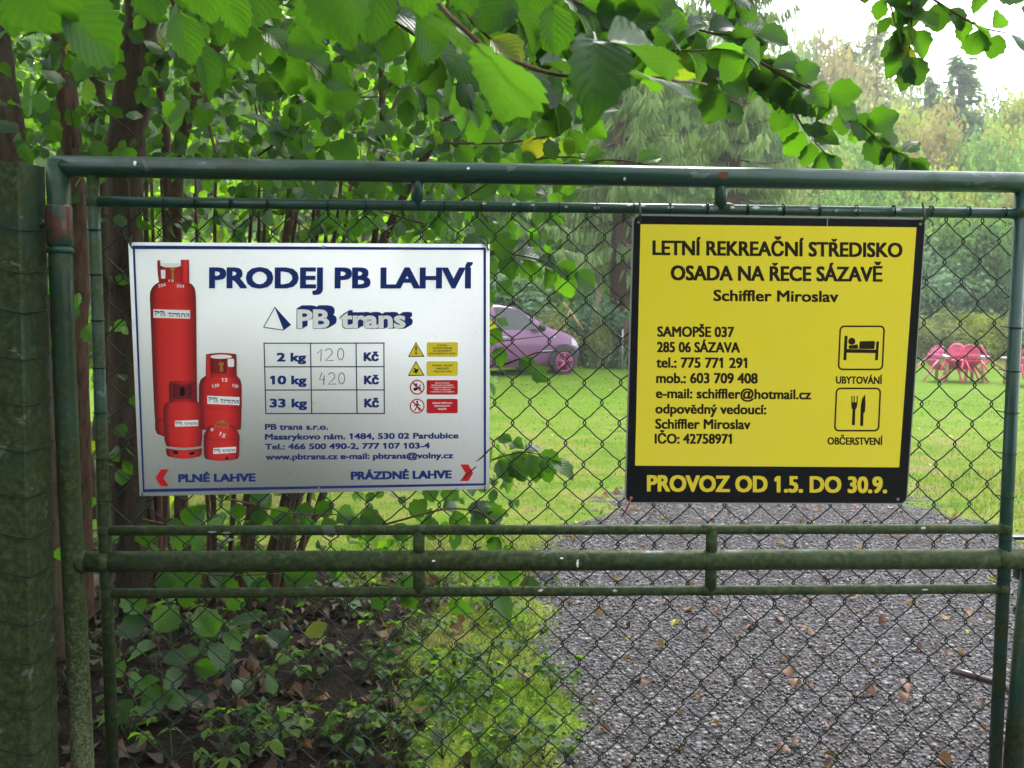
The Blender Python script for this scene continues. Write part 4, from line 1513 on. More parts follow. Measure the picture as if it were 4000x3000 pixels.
# ---- tree whose branches hang over the gate from above
over = thing("overhanging_hazel", "hazel branches with large leaves hanging over the gate from above", "tree", (-2.4, 1.5, 0))
mb = MB()
stem(mb, [(-2.4, 1.5, 0), (-2.3, 1.5, 1.5), (-2.0, 1.3, 3.0), (-1.2, 1.4, 4.2), (0, 1.8, 4.8)], .10, .05)
stem(mb, [(-2.5, 1.4, 0), (-2.9, .9, 1.8), (-3.1, .2, 3.4), (-2.6, -.6, 4.8)], .08, .04)
stem(mb, [(-2.3, 1.3, 0), (-2.0, .6, 2.2), (-1.2, -.4, 3.9), (0, -1, 4.6)], .08, .03)
mb.build("trunk", M['bark'], over, True)
A = [spray(over, [(1300, -500, 2.6), (1700, -150, 2.6), (2200, -60, 2.7), (2700, 120, 2.8), (2950, 230, 2.85), (3060, 330, 2.85)], 34, (.07, .10), M['leaf'], .009, "branch"),
     spray(over, [(2900, 180, 2.85), (3100, 300, 2.85), (3300, 420, 2.9), (3440, 560, 2.9), (3555, 620, 2.9)], 22, (.06, .092), M['leaf'], .004, "branch", flat=.7),
     spray(over, [(2950, 230, 2.8), (3120, 330, 2.8), (3260, 380, 2.8)], 9, (.07, .095), M['leaf'], .004, "branch", flat=.7),
     spray(over, [(3000, 250, 2.9), (3080, 400, 2.9), (3150, 520, 2.9), (3225, 600, 2.9)], 14, (.058, .085), M['leaf'], .004, "branch", flat=.7),
     spray(over, [(2300, -40, 2.6), (2550, 60, 2.65), (2800, 140, 2.7), (2950, 130, 2.7)], 16, (.07, .1), M['leaf'], .005, "branch"),
     spray(over, [(2250, 170, 2.3), (2450, 190, 2.3), (2680, 200, 2.3), (2880, 190, 2.35)], 10, (.08, .1), M['leaf'], .004, "branch", droop=.25),
     spray(over, [(2700, -250, 2.8), (2850, -60, 2.8), (2900, 80, 2.8)], 10, (.065, .09), M['leaf'], .005, "branch"),
     spray(over, [(2650, 60, 2.8), (2750, 250, 2.8), (2850, 380, 2.8)], 8, (.07, .1), M['leaf'], .004, "branch"),
     spray(over, [(3620, -300, 2.8), (3560, -20, 2.8), (3560, 120, 2.8), (3545, 240, 2.8)], 15, (.055, .085), M['leaf'], .005, "branch", flat=.7),
     spray(over, [(3560, -60, 2.8), (3680, 20, 2.8), (3830, 110, 2.8), (3940, 130, 2.8)], 10, (.06, .09), M['leaf'], .004, "branch", flat=.7),
     spray(over, [(3380, -120, 2.8), (3480, 20, 2.8), (3500, 110, 2.8)], 7, (.05, .075), M['leaf'], .003, "branch"),
     spray(over, [(3650, -120, 2.9), (3800, -60, 2.9), (3980, 20, 2.9)], 5, (.05, .07), M['leaf'], .003, "branch"),
     spray(over, [(1500, -300, 2.2), (1900, 20, 2.2), (2150, 120, 2.2), (2300, 260, 2.25)], 18, (.07, .1), M['leaf'], .005, "branch"),
     spray(over, [(1900, -300, 2.2), (2200, -20, 2.2), (2380, 80, 2.2), (2560, 90, 2.25)], 18, (.07, .1), M['leaf'], .005, "branch"),
     spray(over, [(1750, 0, 2.0), (1950, 180, 2.0), (2080, 330, 2.1), (2200, 400, 2.2)], 14, (.06, .085), M['leaf'], .004, "branch"),
     spray(over, [(600, -300, 2.4), (900, 50, 2.4), (1150, 180, 2.4), (1300, 330, 2.5)], 16, (.07, .1), M['leaf'], .005, "branch"),
     spray(over, [(1200, -300, 2.0), (1500, 60, 2.0), (1750, 220, 2.1), (1850, 420, 2.2)], 18, (.065, .09), M['leaf'], .005, "branch")]
A = np.concatenate(A)


def near_leaf(b, t_, d0, d1, w=1.0, face=(0, -1, .2)):
    a = at(b[0], b[1], d0)
    c = at(t_[0], t_[1], d1)
    D = (c - a)[None]
    ln = np.linalg.norm(D)
    return frames(a[None], D, np.array([face], float), np.array([ln]), np.array([ln * w]))


NL = [((120, -120), (230, 180), 1.0, 1.05, 1.1, (.2, -1, .3)), ((260, 20), (500, 260), 1.05, 1.1, .95, (0, -1, .5)), ((60, -60), (20, 140), 1.2, 1.2, 1, (0, -1, .2)),
      ((330, -60), (360, 180), 1.2, 1.2, .9, (.3, -1, .2)), ((1330, -130), (1360, 200), 1.0, 1.0, .95, (-.4, -1, .1)), ((1250, -60), (1230, 170), 1.1, 1.1, 1., (.2, -1, .1)),
      ((1620, -170), (1640, 60), 1.0, 1.0, 1.15, (0, -1, .4)), ((1640, 60), (1750, 260), 1.1, 1.15, .9, (.2, -1, .2)), ((1700, 60), (1940, 190), 1.05, 1.15, .62, (.1, -.5, 1)),
      ((1940, 215), (2010, 425), .98, 1.05, 1.35, (.1, -.75, .8)), ((1990, -20), (1900, 130), 1.1, 1.1, 1., (0, -1, .2)), ((2160, 30), (2170, 230), 1.15, 1.15, .85, (.2, -1, .2)),
      ((2330, 160), (2350, 420), 1.05, 1.0, .85, (.25, -1, -.1)), ((2390, 165), (2640, 275), 1.05, 1.15, .6, (-.1, -.8, .6)), ((2480, 280), (2765, 325), 1.0, 1.05, .45, (0, -.35, 1)),
      ((2120, 250), (2330, 330), 1.1, 1.15, .5, (0, -.5, 1)), ((2100, -60), (2050, 90), 1.2, 1.2, .9, (0, -1, .1)), ((800, -150), (820, 90), 1.2, 1.2, 1, (.2, -1, .2)),
      ((880, -60), (940, 150), 1.3, 1.3, .8, (-.3, -1, .2)), ((1000, -80), (1010, 110), 1.4, 1.4, .9, (.3, -1, .2)), ((560, -100), (600, 90), 1.4, 1.4, 1, (0, -1, .2)),
      ((1480, -60), (1460, 170), 1.2, 1.2, .8, (.4, -1, .2)), ((1800, -120), (1840, 60), 1.2, 1.2, 1, (.1, -1, .2)), ((2000, 40), (2120, 130), 1.1, 1.15, .6, (0, -.5, 1)),
      ((700, 60), (760, 250), 1.5, 1.5, .8, (.4, -1, .3)), ((780, 180), (850, 380), 1.6, 1.6, .6, (.5, -.8, .4)), ((2260, 60), (2330, 170), 1.3, 1.3, .5, (0, -.4, 1))]
A2 = np.concatenate([near_leaf(*q) for q in NL])
leaf_objs(over, NEAR, A2, M['leaf_near'])
leaf_objs(over, MIDL, A, M['leaf'])
for P in ([(2760, 330, 1.3), (2440, 285, 1.05), (2200, 300, 1.05), (1930, 215, 1.0), (1700, 20, 1.05), (1650, -200, 1.2)], [(1650, 60, 1.1), (1400, -120, 1.1)], [(250, 0, 1.05), (100, -150, 1.0)]):
    mb = MB()
    stem(mb, [at(*q) for q in P][::-1], .0028, .0014, 7, .002)
    mb.build("twig", M['bark_red'], over, True)
# unseen crown leaves added above and behind the camera to shade the gate
def shade_canopy(n, boxes, size):
    out = []
    for (lo, hi, f) in boxes:
        k = int(n * f)
        P = np.stack([rnd(k, lo[i], hi[i]) for i in range(3)], 1)
        out.append(frames(P, rdir(k), rdir(k) * .8 + np.array([0, 0, 1.0]), rnd(k, *size)))
    return np.concatenate(out)


Cn = shade_canopy(2300, [((-4.5, -3.5, 3.2), (2.2, 1.6, 5.6), .65), ((-4.5, 1.6, 3.9), (.8, 4.2, 5.6), .35)], (.12, .2))
pp, d = proj(Cn[:, :3, 3])
ok = ~((d > 0) & (pp[:, 0] > 2600) & (pp[:, 0] < 4100) & (pp[:, 1] > -150) & (pp[:, 1] < 3000))
leaf_mass(over, FARL, Cn[ok], M['leaf'])

# ------------------------------------------------------------------ far shrubs, trees, spruces
def crown(n_clump, per, rx, ry, rz_, size, seed, hollow=.55, clump_r=.28, up=.3, base_cut=-.8):
    r_ = np.random.default_rng(seed)
    c = r_.normal(size=(n_clump, 3))
    c /= np.linalg.norm(c, axis=1)[:, None]
    c *= (hollow + (1 - hollow) * r_.random(n_clump) ** .6)[:, None]
    c = c[c[:, 2] > base_cut]
    bumps = 1 + .22 * np.sin(c[:, 0] * 5 + seed) * np.cos(c[:, 1] * 4 + seed * 2) + .15 * np.sin(c[:, 2] * 7 + seed)
    c *= bumps[:, None]
    m = len(c)
    C = np.repeat(c, per, 0)
    out = C / (np.linalg.norm(C, axis=1)[:, None] + 1e-6)
    P = C + r_.normal(size=C.shape) * clump_r * .5
    P = P * np.array([rx, ry, rz_])
    k = len(P)
    rd = r_.normal(size=(k, 3))
    rd /= np.linalg.norm(rd, axis=1)[:, None]
    D = rd + np.array([0, 0, -.3])
    Nn = out * .8 + np.array([0, 0, up]) + r_.normal(size=(k, 3)) * .5
    tint = np.repeat(r_.random(m), per) * .7 + .3 * r_.random(k)
    return frames(P, D, Nn, r_.uniform(size[0], size[1], k)), tint


QUAD = (np.array([(-.32, .1, 0), (0, 0, .02), (.32, .1, 0), (.34, .6, -.03), (0, 1, -.12), (-.34, .6, -.03)]), np.array([(0, 1, 4, 5), (1, 2, 3, 4)]), np.array([(0, 0, 0)] * 6, float))


def crown_mesh(name, args, mat):
    Ms_, tint = crown(*args)
    v, f, a = merge_inst(QUAD[0], QUAD[1], Ms_, QUAD[2], tint)
    return np_mesh(name, v, f, False, {"luv": a}, mat)


def fmat(name, cols, tr, tm=.35):
    return leaf_mat(name, cols, tr, tm, .75, False, .05, 0, far=True)


M['f_green'] = fmat("pale_green_foliage", [(.075, .15, .04), (.12, .21, .06), (.17, .27, .09)], (.3, .5, .12))
M['f_yellow'] = fmat("yellowing_foliage", [(.14, .19, .03), (.24, .28, .05), (.32, .32, .09)], (.5, .5, .1))
M['f_orange'] = fmat("russet_foliage", [(.13, .13, .05), (.23, .18, .08), (.28, .24, .12)], (.42, .34, .12))
M['f_blue'] = fmat("bluish_dark_foliage", [(.05, .10, .055), (.11, .19, .11), (.22, .31, .23)], (.2, .36, .16), .3)
M['f_dark'] = fmat("dark_green_foliage", [(.035, .08, .03), (.06, .13, .045), (.11, .19, .07)], (.16, .32, .07), .3)
M['f_olive'] = fmat("olive_foliage", [(.13, .16, .06), (.20, .23, .09), (.28, .28, .14)], (.35, .36, .12))
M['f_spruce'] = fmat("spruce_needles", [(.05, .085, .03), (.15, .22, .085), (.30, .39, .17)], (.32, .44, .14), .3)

crowns = {}
for i, (nm, mt) in enumerate((('g', 'f_green'), ('y', 'f_yellow'), ('o', 'f_orange'), ('b', 'f_blue'), ('d', 'f_dark'), ('l', 'f_olive'))):
    crowns[nm] = [crown_mesh("crown", (300, 30, 1, 1, 1.05, (.055, .115), 10 * i + j, .35, .24, .4), M[mt]) for j in range(2)]
trunk_mesh = MB().tube([(0, 0, 0), (.02, 0, .6), (0, .02, 1.0)], [.05, .04, .025], 8).mesh("trunk", M['bark_grey'], True)


def tree_at(x, y, kind, h, r, label, group=None, name="tree", cat="tree", trunk=.35, z=None):
    z0 = float(hz(x, y)) if z is None else z
    o = thing(name, label, cat, (x, y, z0 - .05), group)
    c = link("crown", crowns[kind][int(rng.integers(2))], o, False)
    ch = h * (1 - trunk) / 2
    c.location = (0, 0, h - ch * 1.3)
    c.scale = (r, r, ch * 1.08)
    c.rotation_euler = (0, 0, rng.uniform(0, 6.28))
    t_ = link("trunk", trunk_mesh, o, False)
    t_.scale = (r * 1.1, r * 1.1, h * (trunk + .3))
    return o


LBL = {'g': "pale green tree among others on the wooded hillside", 'y': "yellowing broadleaf tree among others on the wooded hillside", 'o': "russet autumn tree among others on the wooded hillside",
       'd': "dark green tree among others on the wooded hillside", 'l': "olive tinted tree among others on the wooded hillside"}
NM = {'g': "green tree", 'y': "yellowing tree", 'o': "russet tree", 'd': "dark tree", 'l': "olive tree"}


def px_tree(px, ptop, y, kind, r_px, label, name="broadleaf_tree", trunk=.2, group=None, zb=None):
    if px > 3000 and 23 < y < 30: y, r_px = y + 8, r_px * .9
    """tree standing y metres away whose top reaches the given height"""
    top = at(px, ptop, y)
    z0 = float(hz(top[0], y))
    return tree_at(top[0], y, kind, max(top[2] - z0, 1.5), r_px / FPX * y, label, group, name, "tree", trunk)


# ridge and hillside, from the far rows to the near ones
hill = [(1950, -260, 36, 'g', 330), (2250, -200, 40, 'g', 330), (1600, -300, 34, 'g', 340), (1250, -300, 34, 'y', 340), (900, -300, 34, 'g', 340), (500, -350, 33, 'g', 340), (100, -350, 32, 'g', 340), (2620, -60, 38, 'g', 260), (2900, 60, 44, 'd', 200),
        (3130, 120, 88, 'g', 130), (3210, 150, 90, 'o', 160), (3000, 150, 92, 'o', 170), (3360, 230, 95, 'd', 110), (3320, 190, 80, 'o', 150), (3520, 250, 88, 'l', 150), (3640, 330, 92, 'd', 140),
        (3740, 360, 90, 'l', 150), (3890, 380, 86, 'd', 140), (3990, 330, 70, 'y', 150), (3420, 330, 74, 'l', 170), (3560, 400, 70, 'l', 170), (3300, 420, 66, 'g', 160), (3480, 400, 62, 'y', 170),
        (3680, 400, 62, 'o', 120), (3900, 440, 60, 'y', 150), (3800, 480, 54, 'g', 190), (4050, 520, 56, 'g', 170), (3630, 480, 54, 'o', 150), (3330, 520, 52, 'g', 180), (3500, 560, 46, 'g', 200),
        (3700, 600, 44, 'y', 150), (3930, 620, 44, 'g', 200), (3180, 560, 50, 'y', 170), (3180, 700, 42, 'g', 170), (3380, 700, 40, 'g', 180), (3600, 720, 38, 'g', 200), (3820, 760, 36, 'g', 220),
        (4060, 700, 38, 'o', 180), (3060, 420, 60, 'g', 160), (3080, 700, 40, 'l', 160), (2900, 300, 70, 'g', 200), (2700, 200, 75, 'd', 200), (2500, 250, 80, 'g', 220), (2300, 300, 70, 'g', 220), (2100, 350, 60, 'g', 220),
        (2250, 500, 48, 'y', 220), (2050, 600, 44, 'g', 220), (2420, 560, 46, 'g', 200), (2620, 600, 44, 'd', 200), (2850, 620, 42, 'g', 200), (1850, 450, 50, 'g', 240), (1600, 400, 55, 'g', 260), (1350, 350, 55, 'y', 260),
        (1100, 300, 55, 'g', 260), (850, 350, 50, 'g', 260), (600, 300, 55, 'g', 260), (350, 350, 50, 'y', 260), (100, 300, 50, 'g', 260), (-150, 300, 50, 'g', 260), (4200, 400, 60, 'g', 220), (4350, 500, 50, 'o', 240), (4500, 450, 50, 'g', 240),
        (1700, 650, 40, 'g', 240), (1400, 700, 38, 'g', 240), (1100, 700, 38, 'g', 240), (800, 700, 38, 'y', 240), (500, 700, 38, 'g', 240), (200, 700, 38, 'g', 240)]
for (px, pt, y, kd, rp) in hill:
    row = "high near the ridge" if y > 75 else "halfway up the slope" if y > 52 else "low on the slope"
    wh = ("beyond the dark hazel trunks" if px < 700 else "beyond the middle hazel stems" if px < 1400 else "behind the gas bottle sign's right half" if px < 2000 else "left of the reddish spruce trunk" if px < 2420 else
          "behind the two spruces" if px < 3020 else "just right of the dense spruce" if px < 3250 else "below the tall thin larch" if px < 3500 else "between the larch and the broad pine" if px < 3720 else "under the broad pine" if px < 3960 else "beyond the gate's right end")
    px_tree(px, pt, y, kd, rp * .95, LBL[kd].split(" among")[0] + " " + row + " " + wh, group=NM[kd] + "s on the wooded hillside", trunk=.12)

# conifers standing out on the ridge
def conifer_mesh(name, H, R, seed, mat, n=26, whorl=7, sparse=1.0):
    r_ = np.random.default_rng(seed)
    P, D, Nn = [], [], []
    for i in range(n):
        z = H * (.12 + .88 * i / n)
        Lr = R * (1 - i / n) ** .8 * r_.uniform(.7, 1.1) + .08
        for k in range(whorl):
            a = r_.uniform(0, 2 * pi)
            m = int(9 * Lr / R * sparse) + 2
            for s in np.linspace(.15, 1, m):
                for _ in range(3):
                    P.append((cos(a) * Lr * s + r_.normal() * .1, sin(a) * Lr * s + r_.normal() * .1, z - .22 * Lr * s + r_.normal() * .1))
                    D.append((cos(a) + r_.normal() * .6, sin(a) + r_.normal() * .6, -.35 + r_.normal() * .2))
                    Nn.append((r_.normal() * .4, r_.normal() * .4, 1))
    P, D, Nn = map(np.array, (P, D, Nn))
    Ms_ = frames(P, D, Nn, r_.uniform(.3, .55, len(P)))
    v, f, a = merge_inst(QUAD[0] * np.array([.7, 1, 1]), QUAD[1], Ms_, QUAD[2], r_.random(len(P)))
    return np_mesh(name, v, f, False, {"luv": a}, mat)


con_m = [conifer_mesh("crown", 10, 2.6, 3, M['f_dark']), conifer_mesh("crown", 10, 2.0, 5, M['f_olive'], 22, 5, .7)]
for (px, ptop, y, mi, sc, lb) in ((3425, 60, 84, 1, 1.0, "tall thin larch rising above the russet ridge trees"), (3320, 150, 86, 0, .9, "slender dark conifer left of the thin larch on the ridge"),
                                  (3755, 200, 78, 0, 1.25, "broad dark pine with a rounded top on the ridge"), (3640, 280, 82, 0, .8, "small dark spruce between the larch and the broad pine")):
    t_ = at(px, ptop, y)
    z0 = float(hz(t_[0], y))
    H = t_[2] - z0
    o = thing("ridge_conifer", lb, "tree", (t_[0], y, z0))
    c = link("crown", con_m[mi], o, False)
    c.scale = (sc * H / 12, sc * H / 12, H / 10)
    tr = link("trunk", trunk_mesh, o, False)
    tr.scale = (5, 5, H * .9)


def spruce(name, label, x, y, H, R, seed, zlow=2.6):
    r_ = np.random.default_rng(seed)
    o = thing(name, label, "tree", (x, y, float(hz(x, y))))
    MB().tube([(0, 0, 0), (.03, 0, H * .3), (0, .03, H * .7), (0, 0, H)], [.26, .22, .12, .02], 12).build("trunk", M['bark_red'], o, True, world=False)
    P, D, Nn, S_, TI = [], [], [], [], []
    br = MB()
    z = zlow
    while z < H * .96:
        Lr = R * (1 - z / H) ** .55
        for k in range(6):
            a = r_.uniform(0, 2 * pi)
            Lb = Lr * r_.uniform(.65, 1.12)
            m = 12
            s = np.linspace(0, 1, m)
            dr = r_.uniform(.25, .5)
            bx = cos(a) * Lb * s
            by = sin(a) * Lb * s
            bz = z - dr * Lb * s + .32 * Lb * s ** 3
            B = np.stack([bx, by, bz], 1)
            if k < 4: br.tube(B[::2], np.linspace(.035, .008, 6), 4, cap=False)
            ns = int(30 + 56 * Lb)
            ss = r_.uniform(.12, 1, ns) ** .8
            bp = np.stack([np.interp(ss, s, B[:, q]) for q in range(3)], 1)
            sd = np.where(r_.random(ns) < .5, 1, -1) * r_.uniform(.1, 1, ns)
            lat = np.stack([-np.sin(a) * sd, np.cos(a) * sd, np.zeros(ns)], 1)
            spread = .34 * (1 - ss * .6)[:, None] * Lb * .40
            q = bp + lat * spread - np.array([0, 0, 1]) * (np.abs(sd) * .10)[:, None]
            P.append(q + r_.normal(size=q.shape) * .03)
            D.append(lat * .45 + np.array([cos(a) * .35, sin(a) * .35, -1.0]) + r_.normal(size=q.shape) * .16)
            Nn.append(np.stack([np.full(ns, cos(a)), np.full(ns, sin(a)), np.full(ns, .35)], 1) + r_.normal(size=q.shape) * .5)
            S_.append(r_.uniform(.22, .5, ns) * (1 - .35 * ss))
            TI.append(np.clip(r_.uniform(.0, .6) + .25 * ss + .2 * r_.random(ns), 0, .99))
        z += .46
    P, D, Nn, S_ = map(np.concatenate, (P, D, Nn, S_))
    Ms_ = frames(P, D, Nn, S_, S_ * .24)
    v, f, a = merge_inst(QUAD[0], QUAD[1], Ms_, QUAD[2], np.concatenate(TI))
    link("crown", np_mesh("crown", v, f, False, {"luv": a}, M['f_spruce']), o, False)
    br.build("branch", M['bark_grey'], o, True, world=False)['kind'] = 'stuff'
    return o


xa = at(2425, 900, 24)[0]
spruce("spruce", "tall spruce with drooping branches and reddish trunk left of the yellow sign", xa, 24, 17, 2.5, 3)
xb = at(2850, 900, 25.5)[0]
spruce("spruce", "tall dense spruce standing behind the upper edge of the yellow sign", xb, 25.5, 18, 2.1, 8)

# trees and bushes at the far edge of the lawn
bush = [(1980, 1040, 25, 'b', 260, "bluish green bush right of the white sign behind the purple car"), (2200, 1000, 25.5, 'g', 230, "grey green bush at the lawn edge in front of the spruce trunk"),
        (2330, 1130, 23.6, 'b', 150, "low bluish bush beside the spruce trunk at the lawn edge"), (2150, 1180, 23.4, 'l', 150, "brownish thin bush behind the bonnet of the car"),
        (2500, 1000, 27, 'g', 220, "bush hidden mostly behind the left side of the yellow sign"), (2750, 950, 28, 'd', 260, "dark bush below the dense spruce"),
        (3050, 900, 29, 'g', 260, "light green bush right of the dense spruce"), (3330, 880, 29, 'g', 240, "pale bush above the yellow sign's right half"),
        (3620, 900, 28, 'b', 230, "dark bluish bush right of the yellow sign"), (3850, 860, 27, 'd', 220, "dark green bush behind the right end of the gate"), (4050, 860, 27, 'g', 240, "green bush beyond the right stile of the gate"),
        (3700, 1000, 26.5, 'b', 200, "bluish leafy shrub standing behind the yellow green herbs"), (4250, 900, 26, 'g', 250, "green bush beyond the second table"), (1750, 1000, 26, 'g', 260, "green bush behind the white sign"),
        (1450, 950, 26, 'y', 280, "yellow green bush seen through the hazel stems"), (1100, 900, 25, 'g', 300, "light bush beyond the hazel's middle stems"), (750, 900, 24, 'y', 300, "bright bush beyond the hazel's dark trunk"),
        (400, 900, 23, 'g', 300, "bright bush beyond the thin hazel stems"), (50, 900, 22, 'g', 300, "green bush far behind the square post")]
for (px, pt, y, kd, rp, lb) in bush:
    px_tree(px, pt, y, kd, rp, lb, "bush", .0)['category'] = "bush"
for (px, pt, y, kd, rp, lb) in ((3560, 1235, 24.2, 'l', 110, "olive green tall herbs nearest the yellow sign's right edge"), (3690, 1225, 24.5, 'l', 120, "yellow green tall herbs behind the pink chairs"),
                                (3830, 1215, 24.3, 'y', 120, "yellowish tall herbs left of the right stile"), (3990, 1220, 24.2, 'l', 130, "olive tall herbs right of the right stile"), (2340, 1320, 22.8, 'l', 45, "small tuft of dry herbs at the lawn edge"),
                                (2460, 1280, 23, 'b', 80, "small bluish shrub beside the yellow sign's left edge")):
    px_tree(px, pt, y, kd, rp, lb, "herb_clump", .0)['category'] = "plant"

# bent dead trunk, bare twigs and a little white-posted board in front of the bushes
dead = thing("dead_branch", "pale bent dead trunk leaning among the bushes at the lawn edge", "branch", tuple(at(2330, 1350, 23)))
mb = MB()
stem(mb, [at(2330, 1300, 23), at(2325, 1210, 23), at(2345, 1160, 23), at(2310, 1090, 23)], .10, .06, 8)
mb.build("dead_trunk", M['bark_grey'], dead, True)
dead2 = thing("bare_twigs", "forked bare twigs standing in front of the bluish bush", "branch", tuple(at(2240, 1350, 22.8)))
mb = MB()
for a_, b_ in (((2200, 1290), (2225, 1210)), ((2225, 1210), (2280, 1290)), ((2225, 1210), (2200, 1180)), ((2240, 1230), (2260, 1270))):
    mb.tube([at(*a_, 22.6), at(*b_, 22.6)], [.02, .014], 5)
mb.build("twig", M['wood'], dead2, True)
board = thing("garden_board", "small dark board on a white post at the edge of the lawn", "board", tuple(at(2430, 1345, 22)))
g0 = at(2432, 1340, 22)
MB().box((g0[0], g0[1], .5), (.013, .013, .42)).build("white_post", M['alu'], board)
MB().box((g0[0] + .2, g0[1], .85), (.18, .015, .28)).build("dark_board", M['bark'], board)

# second rank of bright shrubs between the hazel and the lawn on the left
mid = thing("leafy_thicket", "bright backlit thicket of young hazel behind the stems at the left", "shrub", (-3.5, 8, 0))
def dens2(pp):
    return np.interp(pp[:, 0], [-800, 0, 900, 1500, 1950], [1, 1, .9, .5, 0]) * np.interp(pp[:, 1], [-1500, 0, 700, 1500, 2000, 2200], [1, 1, .9, .75, .65, .15])
leaf_mass(mid, FARL, hazel_leaves(12000, (-7, 6.5, .1), (-.1, 9.0, 5.8), dens2, (.08, .13), 6, (0, -.3, .9)), M['leaf_far'])
mb = MB()
for k in range(16):
    x, y = rng.uniform(-6, -1.2), rng.uniform(6.8, 8.6)
    stem(mb, [(x, y, 0), (x + rng.normal() * .2, y, 1.6), (x + rng.normal() * .6, y + rng.normal() * .2, 3.6)], .035, .012, 7)
mb.build("stem", M['bark'], mid, True)['kind'] = 'stuff'

# unseen trees added behind the viewer to darken the near side
for i, (x, y) in enumerate([(-10, -13), (-5, -14), (0, -13.5), (5, -14), (10, -13), (-15, -7)]):
    tree_at(x, y, 'd', 9 + (i % 3) * 1.5, 3.1, "unseen dark tree added behind the viewer to shade the gate", "unseen trees added to shade the gate", "unseen_shade_tree", "tree", .06)

# ------------------------------------------------------------------ car
car = thing("parked_car", "small purple hatchback with pink wheel rims parked on the lawn", "car", (0, 0, 0))
SX = [0, .10, .35, .7, 1.1, 1.5, 1.85, 2.15, 2.42, 2.62, 2.9, 3.15, 3.32, 3.42]
ZT = [.92, 1.12, 1.36, 1.45, 1.47, 1.465, 1.41, 1.28, 1.10, .97, .90, .82, .70, .52]
HW = [.62, .70, .76, .79, .81, .815, .815, .81, .81, .80, .79, .76, .68, .56]
ZB = [.38, .26, .20, .19, .19, .19, .19, .19, .19, .19, .20, .22, .26, .34]


def ringpt(x, t_):
    """t 0..1 from sill to roof centre on one side; returns (y,z)"""
    zt_ = np.interp(x, SX, ZT)
    hw = np.interp(x, SX, HW)
    zb = np.interp(x, SX, ZB)
    belt = min(.90 + .02 * (1.7 - x), zt_ - .05)
    belt = max(belt, zb + .1)
    cab = np.clip((zt_ - belt) / .5, 0, 1)
    ts = [0, .12, .3, .5, .8, .9, 1]
    yy = [hw * .86, hw * .97, hw * 1.01, hw * .97, hw * (.93 - .17 * cab), hw * (.80 - .18 * cab), 0]
    zz_ = [zb, zb + .12, zb + (belt - zb) * .62, belt, belt + (zt_ - belt) * .86, belt + (zt_ - belt) * .97, zt_]
    return np.interp(t_, ts, yy), np.interp(t_, ts, zz_)


def patch_body(mb, x0, x1, t0, t1, nx_, nt_, off=0.0, sides=(1, -1), xs_=None):
    for sd_ in sides:
        V = []
        for i in range(nx_ + 1):
            x = x0 + (x1 - x0) * i / nx_
            for j in range(nt_ + 1):
                tt = t0 + (t1 - t0) * j / nt_
                if xs_: x_ = xs_(x, (j / nt_))
                else: x_ = x
                y_, z_ = ringpt(x_, tt)
                V.append((x_, -sd_ * (y_ + off), z_ + off * .6))
        V = np.array(V)
        i, j = np.meshgrid(np.arange(nx_), np.arange(nt_), indexing='ij')
        a = (i * (nt_ + 1) + j).ravel()
        mb.add(V, np.stack([a, a + 1, a + nt_ + 2, a + nt_ + 1], 1))
    return mb


patch_body(MB(), 0, 3.42, 0, 1, 44, 16).build("body", M['car'], car, True, False)
mb = MB()
patch_body(mb, 0, 3.42, 0, .12, 20, 1, -.02)
for s in (0, 1):
    pass
MB().box((1.7, 0, .30), (1.66, .60, .10)).build("underbody", M['plastic_black'], car, False, False)
MB().box((3.30, 0, .45), (.08, .52, .10)).build("bumper_core", M['plastic_black'], car, False, False)
sh = lambda a, b: (lambda x, v: x + (b - a) * 0)
for sd_ in (1, -1):
    patch_body(MB(), 1.28, 2.40, .53, .80, 10, 4, .005, xs_=lambda x, v: min(x, 2.46 - .50 * v) if x > 1.9 else x + .05 * v, sides=(sd_,)).build("door_window", M['glass'], car, True, False)
    patch_body(MB(), .42, 1.20, .55, .80, 6, 4, .005, xs_=lambda x, v: x + (.12 * v if x < .8 else .03 * v), sides=(sd_,)).build("rear_window", M['glass'], car, True, False)
patch_body(MB(), 2.0, 2.58, .84, 1, 6, 4, .006).build("windscreen", M['glass'], car, True, False)
patch_body(MB(), .04, .30, .84, 1, 4, 4, .006).build("back_window", M['glass'], car, True, False)
for sd_ in (-1, 1):
    mb = MB().tube([(2.28, sd_ * .82, .93), (2.26, sd_ * .90, .97)], .03, 8)
    mb.build("mirror_arm", M['plastic_black'], car, True, False)
    MB().tube([(2.31, sd_ * .93, .985), (2.29, sd_ * .93, .99), (2.22, sd_ * .93, .99), (2.19, sd_ * .93, .985)], [.03, .085, .09, .05], 12).build("wing_mirror", M['plastic_black'], car, True, False)
    MB().box((1.42, sd_ * .815, .80), (.09, .012, .016)).build("door_handle", M['alu'], car, False, False, .004)
    MB().box((2.62, sd_ * .812, .80), (.03, .006, .022)).build("side_indicator", M['lamp'], car, False, False, .004)
    MB().box((2.42, sd_ * .822, .50), (.16, .008, .018)).build("side_moulding", M['alu'], car, False, False, .004)
    patch_body(MB(), 3.08, 3.30, .34, .47, 4, 2, .008, sides=(-sd_,)).build("headlight", M['lamp'], car, True, False)
    # door seam
    P = [(x, -sd_ * -1 * (ringpt(x, t_)[0] + .002) , ringpt(x, t_)[1]) for x, t_ in ((1.30, .8), (1.27, .5), (1.25, .3), (1.3, .1), (2.2, .1), (2.42, .3), (2.46, .5))]
    MB().tube([(p[0], sd_ * abs(p[1]), p[2]) for p in P], .004, 4).build("door_seam", M['plastic_black'], car, False, False)
